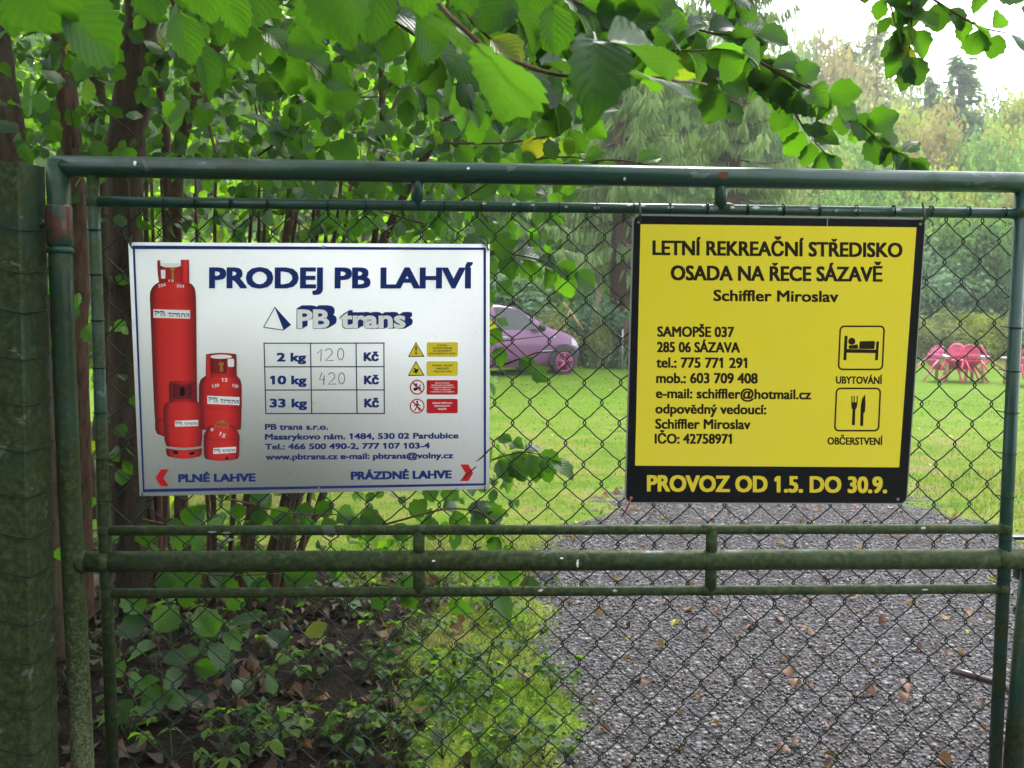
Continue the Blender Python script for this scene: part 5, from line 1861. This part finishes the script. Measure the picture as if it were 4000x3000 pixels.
for wx in (.52, 2.86):
    for sd_ in (-1, 1):
        P = [(wx + .345 * cos(a), sd_ * .802, .30 + .345 * sin(a)) for a in np.linspace(-.25, pi + .25, 20)]
        V = [(wx, sd_ * .835, .28)] + [(p[0], sd_ * .835, p[2]) for p in P]
        MB().add(V, np.array([(0, 1 + k, 2 + k) for k in range(19)])).build("wheel_arch", M['plastic_black'], car, False, False)
        wh = thing("wheel", None, None, (wx, sd_ * .76, .285))
        wh.parent = car
        MB().tube([(0, -sd_ * .08, 0), (0, -sd_ * .07, 0), (0, sd_ * .075, 0), (0, sd_ * .09, 0)], [.25, .285, .285, .25], 28, cap=False).build("tyre", M['tyre'], wh, True, False)
        th = np.linspace(0, 2 * pi, 29)
        V = []
        for r_ in (.25, .20): V += [(r_ * cos(a), sd_ * (.088 if r_ > .21 else .08), r_ * sin(a)) for a in th]
        MB().add(V, np.array([(k, k + 1, 30 + k, 29 + k) for k in range(28)])).build("tyre_wall", M['tyre'], wh, False, False)
        MB().tube([(0, sd_ * .05, 0), (0, sd_ * .055, 0)], [.20, .2], 24).build("rim_disc", M['rimdark'], wh, False, False)
        mb = MB()
        mb.tube([(.193 * cos(a), sd_ * .085, .193 * sin(a)) for a in th], .006, 6, cap=False)
        for k in range(5):
            for dd in (-.13, .13):
                a = k * 2 * pi / 5 + .3
                mb.tube([(0, sd_ * .082, 0), (.19 * cos(a + dd), sd_ * .086, .19 * sin(a + dd))], [.009, .006], 5)
        mb.build("rim", M['rimpink'], wh, False, False)
# front wheel stands at (2186, 1431) in the view
fw = at(2186, 1427, 20.8)
ang = radians(31)
dx, dy = cos(ang), sin(ang)
lx, ly = 2.86, -.76
car.location = (fw[0] - (lx * dx - ly * dy), fw[1] - (lx * dy + ly * dx), float(hz(fw[0], fw[1])) - .02)
car.rotation_euler = (0, 0, ang)
car.scale = (1.02, 1.02, 1.02)


# ------------------------------------------------------------------ garden furniture
def make_chair(label, mat):
    t_ = thing("garden_chair", label, "chair", (0, 0, 0), "pink plastic garden chairs tipped against the tables")
    # seat
    V, n = [], 8
    for i in range(n + 1):
        for j in range(n + 1):
            u, v = i / n * 2 - 1, j / n * 2 - 1
            V.append((u * .23 * (1 - .06 * v), v * .21, .43 + .02 * u * u + .02 * max(v, 0) - .015 * (1 - v * v)))
    V = np.array(V)
    i, j = np.meshgrid(np.arange(n), np.arange(n), indexing='ij')
    a = (i * (n + 1) + j).ravel()
    s = link("seat", np_mesh("seat", V, np.stack([a, a + n + 1, a + n + 2, a + 1], 1), True, None, mat), t_, False)
    m_ = s.modifiers.new("thickness", 'SOLIDIFY'); m_.thickness = .015
    # back: arched rim and slats
    arch = [(-.22, -.20, .44), (-.235, -.235, .62), (-.20, -.275, .78), (-.11, -.30, .87), (0, -.305, .89), (.11, -.30, .87), (.20, -.275, .78), (.235, -.235, .62), (.22, -.20, .44)]
    b = MB().tube(arch, .017, 7).build("back_rim", mat, t_, True, False)
    for k in range(7):
        x = -.15 + k * .05
        zt_ = .885 - abs(x) ** 2 * 4.5
        P = [(x * .9, -.20, .45), (x, -.245, .64), (x, -.29, zt_)]
        MB().tube(P, [.015, .017, .015], 4).build("slat", mat, t_, True, False)
    MB().box((0, -.235, .60), (.215, .012, .03)).build("cross_band", mat, t_, False, False, .004)
    for sx in (-1, 1):
        MB().tube([(sx * .235, -.235, .62), (sx * .275, -.10, .645), (sx * .28, .10, .64), (sx * .265, .19, .60), (sx * .25, .21, .43)], [.016, .022, .026, .022, .018], 7).build("armrest", mat, t_, True, False)
        MB().tube([(sx * .235, .20, .43), (sx * .265, .235, 0)], [.03, .02], 6).build("leg", mat, t_, False, False)
        MB().tube([(sx * .225, -.19, .44), (sx * .265, -.27, 0)], [.03, .02], 6).build("leg", mat, t_, False, False)
    return t_


def copy_tree(o, parent=None):
    c = o.copy()
    COL.objects.link(c)
    c.parent = parent
    for ch in [q for q in bpy.data.objects if q.parent == o]:
        copy_tree(ch, c)
    return c


ch0 = make_chair("pink chair tipped with its back to the viewer at the first white table", M['pink'])
ch1 = make_chair("pale pink chair tipped over the left end of the first white table", M['pink_pale'])


def make_table(label, x, y):
    t_ = thing("garden_table", label, "table", (x, y, float(hz(x, y))))
    MB().box((0, 0, .72), (.62, .42, .018)).build("tabletop", M['table_white'], t_, False, False, .01)
    MB().box((0, 0, .68), (.56, .36, .022)).build("apron", M['table_white'], t_, False, False)
    for sx in (-1, 1):
        for sy in (-1, 1):
            MB().box((sx * .5, sy * .32, .33), (.035, .03, .33)).build("leg", M['wood'], t_, False, False)
    return t_


t1 = at(3748, 1455, 27.6)
t2 = at(3985, 1478, 26.6)
make_table("white topped garden table with pink chairs leaning on it", t1[0], t1[1])
make_table("white topped garden table partly hidden by the right stile", t2[0] + .25, t2[1])


def place(o, dx, dy, rz, tilt, base, label, lift=0.0):
    """chair tipped forward round its front feet; rz turns it about the vertical"""
    x, y = base[0] + dx, base[1] + dy
    m_ = Matrix.Translation((x, y, float(hz(x, y)) + lift)) @ Matrix.Rotation(radians(rz), 4, 'Z') @ Matrix.Translation((0, .235, 0)) @ Matrix.Rotation(radians(-tilt), 4, 'X') @ Matrix.Translation((0, -.235, 0))
    o.matrix_world = m_
    o['label'] = label


place(ch0, .10, -.80, 9, 38, t1, "pink chair tipped with its back to the viewer at the first white table")
place(ch1, -1.05, -.2, -66, 46, t1, "pale pink chair tipped over the left end of the first white table", .0)
place(copy_tree(ch0), 1.05, -.05, 70, 44, t1, "pink chair tipped in from the right end of the first white table")
place(copy_tree(ch1), .18, .78, 176, 30, t1, "pale pink chair tipped towards the viewer behind the first white table")
place(copy_tree(ch0), -.50, -.66, -38, 42, t1, "pink chair tipped beside the wooden leg at the left front corner of the first table")
place(copy_tree(ch0), -.10, -.75, -6, 28, t2, "pink chair tipped at the second table, cut by the gate's right stile")
place(copy_tree(ch1), .62, -.62, 20, 26, t2, "pale pink chair tipped at the second table with blue cloth beside it")
b_ = (t2[0] + .42, t2[1] - .72)
clo = MB()
V, n = [], 6
for i in range(n + 1):
    for j in range(n + 1):
        V.append((b_[0] + (i / n - .5) * .28 + .02 * sin(j * 2), b_[1] + .03 * sin(i * 2.2 + j), .22 + .58 * j / n))
i, j = np.meshgrid(np.arange(n), np.arange(n), indexing='ij')
a = (i * (n + 1) + j).ravel()
o = link("blue_cloth", np_mesh("blue_cloth", np.array(V), np.stack([a, a + n + 1, a + n + 2, a + 1], 1), True, None, M['bluecloth']))
m_ = o.modifiers.new("thickness", 'SOLIDIFY'); m_.thickness = .012
tag(o, "blue cloth hanging over a chair at the second table", "cloth")

# ------------------------------------------------------------------ ground cover
# gravel stones
ico = None
import bmesh
bm = bmesh.new()
bmesh.ops.create_icosphere(bm, subdivisions=1, radius=1)
IV = np.array([v.co[:] for v in bm.verts])
IF = np.array([[v.index for v in f.verts] for f in bm.faces])
bm.free()
N = 66000
P = np.stack([rnd(N, -.6, 4.3), 2.7 + 7.3 * rnd(N) ** 1.35, np.zeros(N)], 1)
keep = rnd(N) < (drive_mask(P[:, 0], P[:, 1]) ** 1.6 + .04) * np.interp(P[:, 1], [2.7, 7, 10], [1, 1, .6])
P = P[keep]
n = len(P)
P[:, 2] = hz(P[:, 0], P[:, 1]) + rnd(n, .000, .007)
sc = rnd(n, .0045, .0088) * np.where(rnd(n) < .05, 1.6, 1)
Ms = frames(P, rdir(n) * np.array([1, 1, .3]), np.array([0, 0, 1.]) + rdir(n) * .6, sc, sc * rnd(n, .6, 1.0))
Ms[:, :3, 2] *= .6
TV = IV * np.array([1, 1, 1]) * (1 + .22 * np.sin(IV[:, :1] * 5 + IV[:, 1:2] * 3))
v, f, a = merge_inst(TV, IF, Ms, np.zeros((len(IV), 3)), rng.random(n))
tag(link("gravel", np_mesh("gravel", v, f, False, {"luv": a}, M['stone'])), "grey gravel stones of the drive", kind='stuff')

# grass
BL_T = (np.array([(-.06, 0, 0), (.06, 0, 0), (-.045, .5, .06), (.045, .5, .06), (0, 1, .28)]), [np.array([(0, 1, 3, 2)]), np.array([(2, 3, 4)])])


def grass_mesh(P, h, wd, lean):
    n = len(P)
    up = np.array([0, 0, 1.0]) + rdir(n) * lean
    Ms_ = frames(P, up, rdir(n) + 0, h, wd)
    V = BL_T[0]
    Vh = np.concatenate([V, np.ones((5, 1))], 1)
    out = np.einsum('kij,nj->kni', Ms_[:, :3, :], Vh).reshape(-1, 3)
    base = (np.arange(n) * 5)[:, None, None]
    F4 = (BL_T[1][0][None] + base).reshape(-1, 4)
    F3 = (BL_T[1][1][None] + base).reshape(-1, 3)
    A_ = np.zeros((n * 5, 3))
    A_[:, 2] = np.repeat(rng.random(n), 5)
    return out, F4, F3, A_


def fade(x, y):
    return (1 - drive_mask(x, y)) ** 1.5 * (1 - soil_mask(x, y)) ** 1.2


pieces = []
for (N, lo, hi, h, w, lean) in ((34000, (-.95, 2.9), (.45, 6.5), (.03, .085), (.03, .06), .8), (60000, (-3.5, 6.0), (6.5, 11), (.02, .045), (.08, .14), .9), (50000, (-5, 11), (13, 24), (.02, .04), (.2, .4), .9),
                                 (3500, (3.2, 4.5), (4.6, 9), (.05, .1), (.05, .09), .6)):
    P = np.stack([rnd(N, lo[0], hi[0]), rnd(N, lo[1], hi[1]), np.zeros(N)], 1)
    pp, d = proj(P)
    clump = .5 + .5 * np.sin(P[:, 0] * 2.1 + np.sin(P[:, 1] * 1.7) * 2) * np.sin(P[:, 1] * 1.9 + 1)
    keep = (rnd(N) < fade(P[:, 0], P[:, 1]) * (.45 + .55 * clump)) & (pp[:, 0] > -400) & (pp[:, 0] < 4600)
    P = P[keep]
    P[:, 2] = hz(P[:, 0], P[:, 1]) - .003
    hh = rnd(len(P), *h)
    pieces.append(grass_mesh(P, hh, hh * rnd(len(P), *w) * 8, lean))
off, Vs, F4s, F3s, As = 0, [], [], [], []
for v, f4, f3, a in pieces:
    Vs.append(v); F4s.append(f4 + off); F3s.append(f3 + off); As.append(a)
    off += len(v)
tag(link("grass", np_mesh("grass", np.concatenate(Vs), [np.concatenate(F4s), np.concatenate(F3s)], False, {"luv": np.concatenate(As)}, M['grass'])), "short green grass of the lawn and verge", kind='stuff')

# leaf litter on the soil
DEADT = [leaf_template(6, 1, 'hazel', .5, .7, .08, 5), leaf_template(6, 1, 'hazel', -.4, -.5, .08, 6), leaf_template(6, 1, 'narrow', .6, .8, .05, 7)]
N = 2000
P = np.stack([rnd(N, -3.2, .2), rnd(N, 2.9, 6), np.zeros(N)], 1)
P = P[rnd(N) < soil_mask(P[:, 0], P[:, 1]) * .9 + .03]
n = len(P)
P[:, 2] = hz(P[:, 0], P[:, 1]) + rnd(n, .004, .03)
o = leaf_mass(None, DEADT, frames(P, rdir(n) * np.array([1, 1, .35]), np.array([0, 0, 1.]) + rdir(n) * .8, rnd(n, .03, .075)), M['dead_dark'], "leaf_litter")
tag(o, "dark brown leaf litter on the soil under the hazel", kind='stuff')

# single fallen leaves
dm = [np_mesh("fallen_leaf", t_[0], t_[1], True, {"luv": t_[2]}, M['dead']) for t_ in DEADT]
dmy = [np_mesh("fallen_leaf", DEADT[0][0], DEADT[0][1], True, {"luv": DEADT[0][2]}, M['yleaf'])]


def fallen(n, lo, hi, maskf, meshes, label, group, size=(.035, .07), pw=1.0):
    k = 0
    while k < n:
        x, y = rng.uniform(lo[0], hi[0]), lo[1] + (hi[1] - lo[1]) * rng.random() ** pw
        pp, d = proj(np.array([[x, y, 0]]))
        if not (0 < pp[0, 0] < 4000 and pp[0, 1] < 3050) or rng.random() > maskf(x, y): continue
        s_ = rng.uniform(*size)
        m_ = frames(np.array([[x, y, float(hz(x, y)) + .012 + .1 * s_]]), rdir(1) * np.array([1, 1, .2]), np.array([[0, 0, 1.]]) + rdir(1) * .5, np.array([s_]))[0]
        o = bpy.data.objects.new("fallen_leaf", meshes[int(rng.integers(len(meshes)))])
        COL.objects.link(o)
        o.matrix_basis = Matrix(m_.tolist())
        tag(o, label, "leaf", group)
        k += 1


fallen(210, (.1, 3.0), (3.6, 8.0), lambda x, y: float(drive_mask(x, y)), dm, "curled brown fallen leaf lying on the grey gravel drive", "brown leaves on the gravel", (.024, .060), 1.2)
fallen(14, (.1, 3.0), (3.4, 7.0), lambda x, y: float(drive_mask(x, y)), dmy, "yellow fallen leaf lying on the grey gravel drive", "yellow leaves on the gravel", (.02, .045))
fallen(26, (-2.2, 3.0), (.1, 5.0), lambda x, y: 1.0, dm, "rust brown fallen leaf lying under the hazel", "brown leaves under the hazel", (.05, .08))
fallen(40, (-1, 7.5), (6, 17), lambda x, y: 1 - float(drive_mask(x, y)), dmy, "small yellow leaf lying on the lawn", "yellow leaves on the lawn", (.03, .055))

# ground elder and other small plants
ETP = leaf_template(6, 1, 'round', .25, .25, .06, 2)
ETP2 = leaf_template(6, 1, 'narrow', .3, .3, .05, 3)


def plant_mesh(seed, n=5, r=.10, narrow=False):
    r_ = np.random.default_rng(seed)
    P, D, Nn, S_ = [], [], [], []
    mb = []
    T = ETP2 if narrow else ETP
    for k in range(n):
        a = r_.uniform(0, 2 * pi)
        L_ = r * r_.uniform(.5, 1.1)
        h = r_.uniform(.05, .14)
        tip = np.array([cos(a) * L_, sin(a) * L_, h])
        for j, da in enumerate((-1.3, 0, 1.3)):
            b = a + da
            P.append(tip)
            D.append((cos(b), sin(b), -.15))
            Nn.append((r_.normal() * .3, r_.normal() * .3 - .2, 1))
            S_.append(r_.uniform(.026, .050) * (1.15 if j == 1 else .95))
    P, D, Nn, S_ = map(np.array, (P, D, Nn, S_))
    v, f, a = merge_inst(T[0], T[1], frames(P, D, Nn, S_), T[2], r_.random(len(P)) * .15)
    return np_mesh("foliage", v, f, True, {"luv": a}, M['elder'])


def plant_stems(seed, n=5, r=.10):
    r_ = np.random.default_rng(seed)
    mb = MB()
    for k in range(n):
        a = r_.uniform(0, 2 * pi)
        L_ = r * r_.uniform(.5, 1.1)
        h = r_.uniform(.05, .14)
        mb.tube([(0, 0, 0), (cos(a) * L_ * .4, sin(a) * L_ * .4, h * .7), (cos(a) * L_, sin(a) * L_, h)], [.002, .0015, .001], 4)
        r_.normal(size=0)
        for j in range(3): r_.normal(); r_.normal(); r_.uniform(.035, .058)
    return mb.mesh("stem", M['elder'])


pm = [(plant_mesh(s, 5 + s % 3, .09 + .01 * s, s == 3), plant_stems(s, 5 + s % 3, .09 + .01 * s)) for s in range(5)]
spots = []
while len(spots) < 105:
    px, py = rng.uniform(450, 2250), rng.uniform(2150, 3000)
    wgt = np.interp(px, [450, 900, 1300, 1600, 2100, 2250], [.22, .28, .42, .8, .6, .1]) * np.interp(py, [2150, 2400, 3000], [.8, .9, .9])
    if 950 < px < 1500 and 2480 < py < 2850: wgt *= .35
    if rng.random() > wgt: continue
    d = ray(px, py)
    s_ = -1.50 / d[2]
    p = CAM + d * s_
    if p[1] > 6.5 or p[0] > .25: continue
    spots.append(p)
for i, p in enumerate(spots):
    e = thing("ground_elder", "low green ground plant with three-part leaves under the hazel" if p[0] < -.5 else "low green ground plant with three-part leaves on the verge beside the gravel", "plant",
              (p[0], p[1], float(hz(p[0], p[1]))), "ground plants under the hazel" if p[0] < -.5 else "ground plants on the gravel verge")
    a_, b_ = pm[i % 5]
    link("foliage", a_, e, False)
    link("stem", b_, e, False)
    e.rotation_euler = (0, 0, rng.uniform(0, 6.28))
    s_ = rng.uniform(.8, 1.35) if p[0] < -.75 else rng.uniform(.6, 1.05)
    e.scale = (s_, s_, s_)

# ------------------------------------------------------------------ air
hm = bpy.data.materials.new("haze_air")
hm.use_nodes = True
t = hm.node_tree
t.nodes.clear()
o = t.nodes.new("ShaderNodeOutputMaterial")
v = t.nodes.new("ShaderNodeVolumePrincipled")
v.inputs['Color'].default_value = (.93, .96, .95, 1)
v.inputs['Density'].default_value = .0014
t.links.new(v.outputs[0], o.inputs['Volume'])
MB().box((0, 60, 14), (410, 358, 16)).build("haze", hm)['kind'] = 'stuff'
